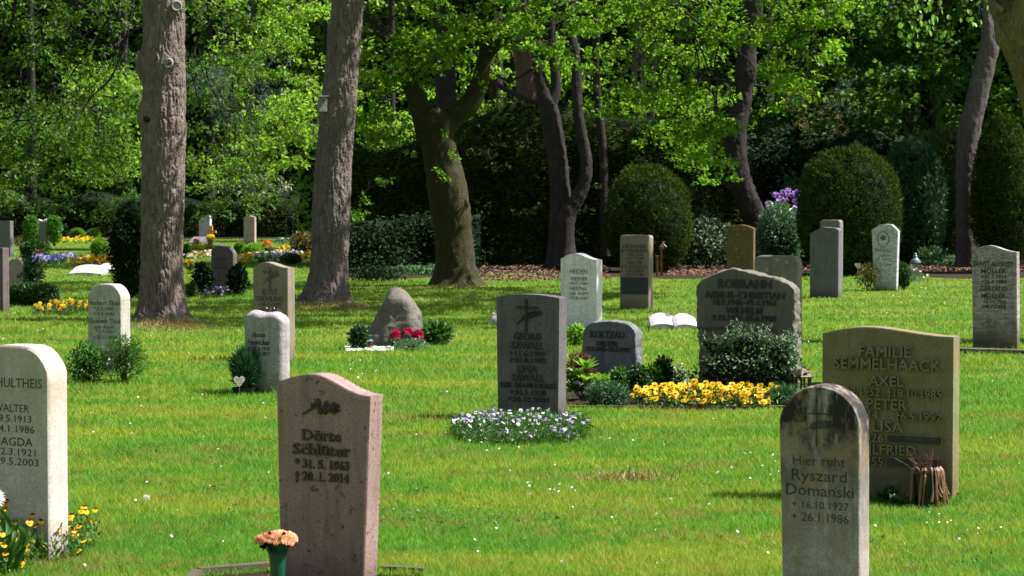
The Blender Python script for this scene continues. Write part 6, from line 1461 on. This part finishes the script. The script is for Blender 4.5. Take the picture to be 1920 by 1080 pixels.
flower_bed('flower_strip', bed_px(158, 236, 494, 504), None, 'strip of orange yellow flowers left of the dark conifer', [BL_Y], 150, MAT['bronze'], h=(.12, .3), nleaf=700, fr=.04, part='blossom', leaf=.07, soil=False)
flower_bed('flower_strip', bed_px(128, 164, 454, 461), None, 'bright yellow flowers before the two clipped balls', [BL_Y], 70, MAT['lime'], h=(.1, .3), nleaf=200, fr=.06, part='blossom', leaf=.1, soil=False)
flower_bed('flower_strip', bed_px(352, 400, 466, 471), None, 'red and orange flowers in a row before the wooden cross', [BL_RED, BL_Y, BL_Y], 40, MAT['shrub'], h=(.05, .2), nleaf=300, fr=.045, part='blossom', leaf=.08, soil=False)
flower_bed('flower_strip', bed_px(355, 395, 480, 488), None, 'white and violet flowers right of the big pine', [BL_W, VI_L, BL_Y], 60, MAT['shrub'], h=(.05, .2), nleaf=300, fr=.055, part='blossom', leaf=.07, soil=False)
flower_bed('flower_strip', bed_px(445, 480, 486, 499), None, 'yellow and white flowers before the bright dome shrub', [BL_Y, BL_W, BL_Y], 70, MAT['lime'], h=(.05, .22), nleaf=400, fr=.055, part='blossom', leaf=.07, soil=False)
flower_bed('flower_strip', bed_px(478, 560, 484, 496), None, 'white flowers between low yellow green cushions', [BL_W, BL_W, VI_L], 120, MAT['shrub'], h=(.08, .28), nleaf=600, fr=.05, part='blossom', leaf=.07, soil=False)
flower_bed('flower_strip', bed_px(520, 552, 470, 478), None, 'orange yellow flowers left of the reddish bush', [BL_Y], 60, MAT['shrub'], h=(.08, .25), nleaf=300, fr=.045, part='blossom', leaf=.07, soil=False)
flower_bed('flower_strip', bed_px(566, 584, 484, 492), None, 'yellow flowers at the left side of the leaning pine', [BL_Y], 26, MAT['shrub'], h=(.08, .25), nleaf=160, fr=.06, part='blossom', leaf=.07, soil=False)
bush('cushion_shrub', 500, 492, 42, 16, MAT['lime'], 'yellow green low cushion left of the white flowers', 'shrub', n=1200, leaf=.06, shell=.5, stems=False); bush('cushion_shrub', 545, 496, 38, 20, MAT['yew_gold'], 'yellow green low cushion right of the white flowers', 'shrub', n=1400, leaf=.06, shell=.5, core=MAT['interior'], stems=False)
bush('reddish_bush', 570, 484, 52, 48, MAT['peach'], 'big reddish and green bush left of the leaning pine', 'shrub', n=2600, leaf=.09, shell=.6, amp=.25, core=MAT['interior'])
bush('small_conifer', 545, 450, 9, 48, MAT['leaf_dark'], 'narrow thuja beside the pale gravestone with animal figures', 'conifer', n=900, leaf=.09, shell=.6); bush('fern_patch', 530, 458, 34, 10, MAT['greyleaf'], 'low grey green plant patch before the narrow thuja', 'plant', n=400, leaf=.1, shell=.9, stems=False)
bush('dark_conifer', 240, 566, 76, 168, MAT['leaf_dark'], 'dark irregular conifer directly left of the big pine trunk', 'conifer', n=12000, leaf=.085, shell=.7, amp=.4, core=MAT['interior'], T=T_LONG, loc=G(248, 560))
bush('dark_shrub', 380, 552, 34, 56, MAT['leaf_dark'], 'irregular dark shrub left of the rounded grey brown gravestone', 'shrub', n=1500, leaf=.07, shell=.9, amp=.45); bush('dark_shrub', 446, 554, 32, 54, MAT['leaf_dark'], 'irregular dark shrub right of the rounded grey brown gravestone', 'shrub', n=1500, leaf=.07, shell=.9, amp=.45)
flower_bed('viola_bed', bed_px(378, 434, 550, 558), None, 'dark violet and white violas at the foot of the rounded grey brown gravestone', [VI_V, VI_L, VI_V], 60, MAT['box_dark'], h=(.04, .14), nleaf=400, fr=.026, part='viola', leaf=.05)
bush('yellow_shrub', 360, 556, 22, 24, MAT['yew_gold'], 'small yellow shrub touching the right foot of the big pine', 'shrub', n=600, leaf=.05, shell=.8)
bush('hosta', 1081, 648, 34, 36, MAT['lime'], 'light green leafy plant at the foot of the white marble gravestone', 'plant', n=500, leaf=.06, shell=.9)
# right side undergrowth
b = G(1462, 505); bush('rhododendron_bush', 1462, 512, 90, 130, MAT['greyleaf'], 'rhododendron bush with grey green leaves and purple blooms behind the curved pine', 'shrub', n=4200, leaf=.12, shell=.6, amp=.3, T=T_LONG, core=MAT['interior'])
t = thing('rhododendron_bloom', P(1478, 372, 54), 'group of purple rhododendron blooms above the grey green bush', 'blossom')
for x, y in ((1468, 362), (1472, 377), (1488, 366), (1490, 378), (1496, 362), (1455, 368), (1489, 393), (1460, 380), (1479, 360), (1448, 392), (1470, 398), (1440, 384)):
    w = P(x, y, 53.6 + R.uniform(0, .4)) - Vector(t.location)
    for j in range(5): d = rdir(1, .2)[0]; link('blossom', BL_RH, t, (w.x + d[0] * .06, w.y - abs(d[1]) * .06, w.z + d[2] * .06), Vector((d[0], -abs(d[1]) - .3, d[2])).to_track_quat('Z', 'Y').to_euler(), .065)
bush('variegated_bush', 1330, 508, 96, 104, MAT['euonymus'], 'loose pale variegated shrub left of the brown mossy gravestone', 'shrub', n=2400, leaf=.085, shell=1.0, amp=.5, loc=G(1328, 506))
bush('bright_shrub', 1485, 500, 60, 160, MAT['shrub'], 'mid green shrub rising behind the curved pine trunk', 'shrub', n=3200, leaf=.11, shell=.8, amp=.4, loc=P(1485, 385, 57) - Vector((0, 0, P(1485, 385, 57).z)))
for x, y, w, h, m_, lab in ((1745, 500, 70, 36, 'ivy', 'light green ground cover left of the bending trunk'), (1790, 502, 66, 22, 'ivy', 'low ground cover at the foot of the bending trunk'), (1720, 496, 44, 26, 'shrub', 'green seedling patch behind the blue grey lantern')):
    bush('ground_cover', x, y, w, h, MAT[m_], lab, 'ground cover', n=1000, leaf=.07, shell=1.0, amp=.4, stems=False)
bush('ivy_patch', 800, 514, 150, 14, MAT['ivy'], 'low ivy in the shade directly behind the mossy oak', 'ground cover', n=1800, leaf=.08, shell=1.0, amp=.4, stems=False)
bush('ivy_patch', 700, 526, 140, 24, MAT['leaf_dark'], 'dark ivy covering the ground left of the mossy oak', 'ground cover', n=1800, leaf=.07, shell=1.0, amp=.4, stems=False)
# water tap
b = G(1240, 518); t = thing('water_tap', b, 'metal water tap on an orange brown wooden post by the yew dome', 'water tap'); k = b.y / F
child('post', lambda m: m.box((0, 0, 25 * k), (5 * k, 5 * k, 50 * k)), MAT['wood_post'], t); child('collar', lambda m: m.lathe([(3 * k, 50 * k), (4.6 * k, 52 * k), (4.6 * k, 56 * k), (2 * k, 58 * k)], 10), MAT['wood_post'], t)
child('tap', lambda m: (m.tube([(0, 0, 56 * k), (0, 0, 60 * k), (4 * k, -.02, 60.5 * k), (9 * k, -.05, 55 * k)], 1.3 * k, 8), m.tube([(3 * k, -.02, 60 * k), (3 * k, -.02, 65 * k)], .8 * k, 6), m.box((4 * k, -.02, 65 * k), (6 * k, 1.2 * k, 1.2 * k))), MAT['steel'], t)
t = thing('wooden_post', G(1232, 519), 'short dark wooden post beside the water tap', 'post'); child('post', lambda m: m.box((0, 0, 19 * k), (5 * k, 5 * k, 38 * k), jit=.005), MAT['wood_post'], t); child('post_cap', lambda m: m.box((0, 0, 38.5 * k), (6 * k, 6 * k, 1.5 * k)), MAT['grey_wood'], t)
# dandelion clock
b = G(275, 948); t = thing('dandelion_clock', b, 'single dandelion seed head in the front lawn', 'dandelion'); k = b.y / F
child('stem', lambda m: m.tube([(0, 0, 0), (.003, 0, 8 * k), (0, 0, 14 * k)], .0016, 5), MAT['stalk'], t)
p_ = rdir(260); link('seed_head', leafs('seed_head', p_ * 3 * k + [0, 0, 15 * k], p_ + rdir(260) * .15, rdir(260), [5 * k] * 260, (T_NEED[0] * [2.4, 1, 1], T_NEED[1]), MAT['f_white']), t, kind='stuff')
# daisies and fallen petals in the grass
C = []
for k_ in range(230):
    if R.random() < .45: cx, cy = R.choice([(1240, 690), (1620, 660), (1390, 900), (1030, 930), (700, 640), (1850, 640), (1650, 570), (1820, 990), (80, 640), (900, 845), (1750, 560), (660, 700)]); px, py = R.gauss(cx, 45), R.gauss(cy, 14)
    else: px, py = R.uniform(0, 1920), R.uniform(560, 1080)
    g_ = G(px, py); C.append((g_.x, g_.y, R.uniform(.035, .055)))
m_ = len(C); V, Fc = [], []
for c in C:
    r = R.uniform(.003, .007) * (1 + c[1] / 50); b0 = len(V); tilt = R.uniform(-.5, .5); V.append((c[0], c[1], c[2] + .002)); 
    for j in range(7): a = 2 * math.pi * j / 7; V.append((c[0] + r * math.cos(a), c[1] + r * math.sin(a) * .8, c[2] + r * math.sin(a) * .6 + r * tilt * math.cos(a)))
    Fc += [[b0, b0 + 1 + j, b0 + 1 + (j + 1) % 7] for j in range(7)]
tag(link('daisies', np_mesh('daisies', V, Fc, MAT['f_white'])), kind='stuff')
# dry needles and grass round the pines
C = []
for cx, cy, sx, sy, n in ((303, 612, 62, 9, 2600), (345, 612, 45, 8, 1500), (616, 576, 58, 7, 2400), (660, 578, 50, 6, 1200), (855, 540, 60, 4, 600), (1190, 905, 70, 6, 500), (560, 575, 20, 5, 300)):
    for j in range(n): g_ = G(R.gauss(cx, sx * .5), max(530, R.gauss(cy, sy * .5))); C.append((g_.x, g_.y, R.uniform(.0, .03)))
m_ = len(C); tag(link('dry_grass', leafs('dry_grass', C, rdir(m_, .5), rdir(m_, 1), NR.uniform(.04, .10, m_), (T_NEED[0] * [1.3, 1, 1], T_NEED[1]), MAT['pinegrass'])), kind='stuff')
# splashed soil and rough grass tufts at the feet of the near stones
def foot_grass(st, n, hmax=.10):
    rot = Matrix.Rotation(st.rz, 3, 'Z'); C = []; Tn = []
    for k in range(n):
        side = R.choice('ffrb'); u = R.uniform(-.5, .5)
        if side == 'f': p_ = Vector((u * st.W, -st.T / 2 - abs(R.gauss(0, .018)), 0))
        elif side == 'b': p_ = Vector((u * st.W, st.T / 2 + abs(R.gauss(0, .018)), 0))
        else: p_ = Vector((st.W / 2 + abs(R.gauss(0, .018)), u * st.T, 0))
        q = rot @ p_ + Vector(st.loc); C.append(tuple(q))
    m_ = len(C)
    tag(link('grass_tufts', leafs('grass_tufts', C, rdir(m_) * .35 + [0, 0, 1], rdir(m_), NR.uniform(.3, 1, m_) ** 2 * hmax, (T_NEED[0] * [1.0, 1, 1], T_NEED[1]), MAT['grass'])), kind='stuff')
for st, n in ((g_sem, 900), (g_mol, 350), (g_saw, 250), (g_hew, 500), (g_dom, 400), (g_mar, 300), (g_kol, 200), (g_thiel, 300)): foot_grass(st, n, .08 * (1 + st.Y / 60))
# clover and other broad leaves in the sward, a few fallen leaves
C = []
for k in range(60):
    c0 = G(R.uniform(-60, 1980), R.uniform(640, 1090)); n_ = R.randint(15, 90); sp = R.uniform(.05, .22)
    for j in range(n_): C.append((c0.x + R.gauss(0, sp), c0.y + R.gauss(0, sp), R.uniform(.02, .045)))
m_ = len(C); tag(link('clover', leafs('clover', C, rdir(m_) * [1, 1, .25], NR.normal(size=(m_, 3)) * .25 + [0, 0, 1], NR.uniform(.010, .024, m_), T_ROUND, MAT['shrub'])), kind='stuff')
C = []
for k in range(420):
    px, py = (R.gauss(*R.choice([(303, 110), (640, 110), (860, 150), (1230, 200)])), R.uniform(545, 700)) if R.random() < .6 else (R.uniform(0, 1920), R.uniform(600, 1080))
    g_ = G(px, py); C.append((g_.x, g_.y, R.uniform(.03, .05)))
m_ = len(C); tag(link('fallen_leaves', leafs('fallen_leaves', C, rdir(m_) * [1, 1, .3], NR.normal(size=(m_, 3)) * .4 + [0, 0, 1], NR.uniform(.015, .035, m_), T_OVAL, MAT['dead'])), kind='stuff')
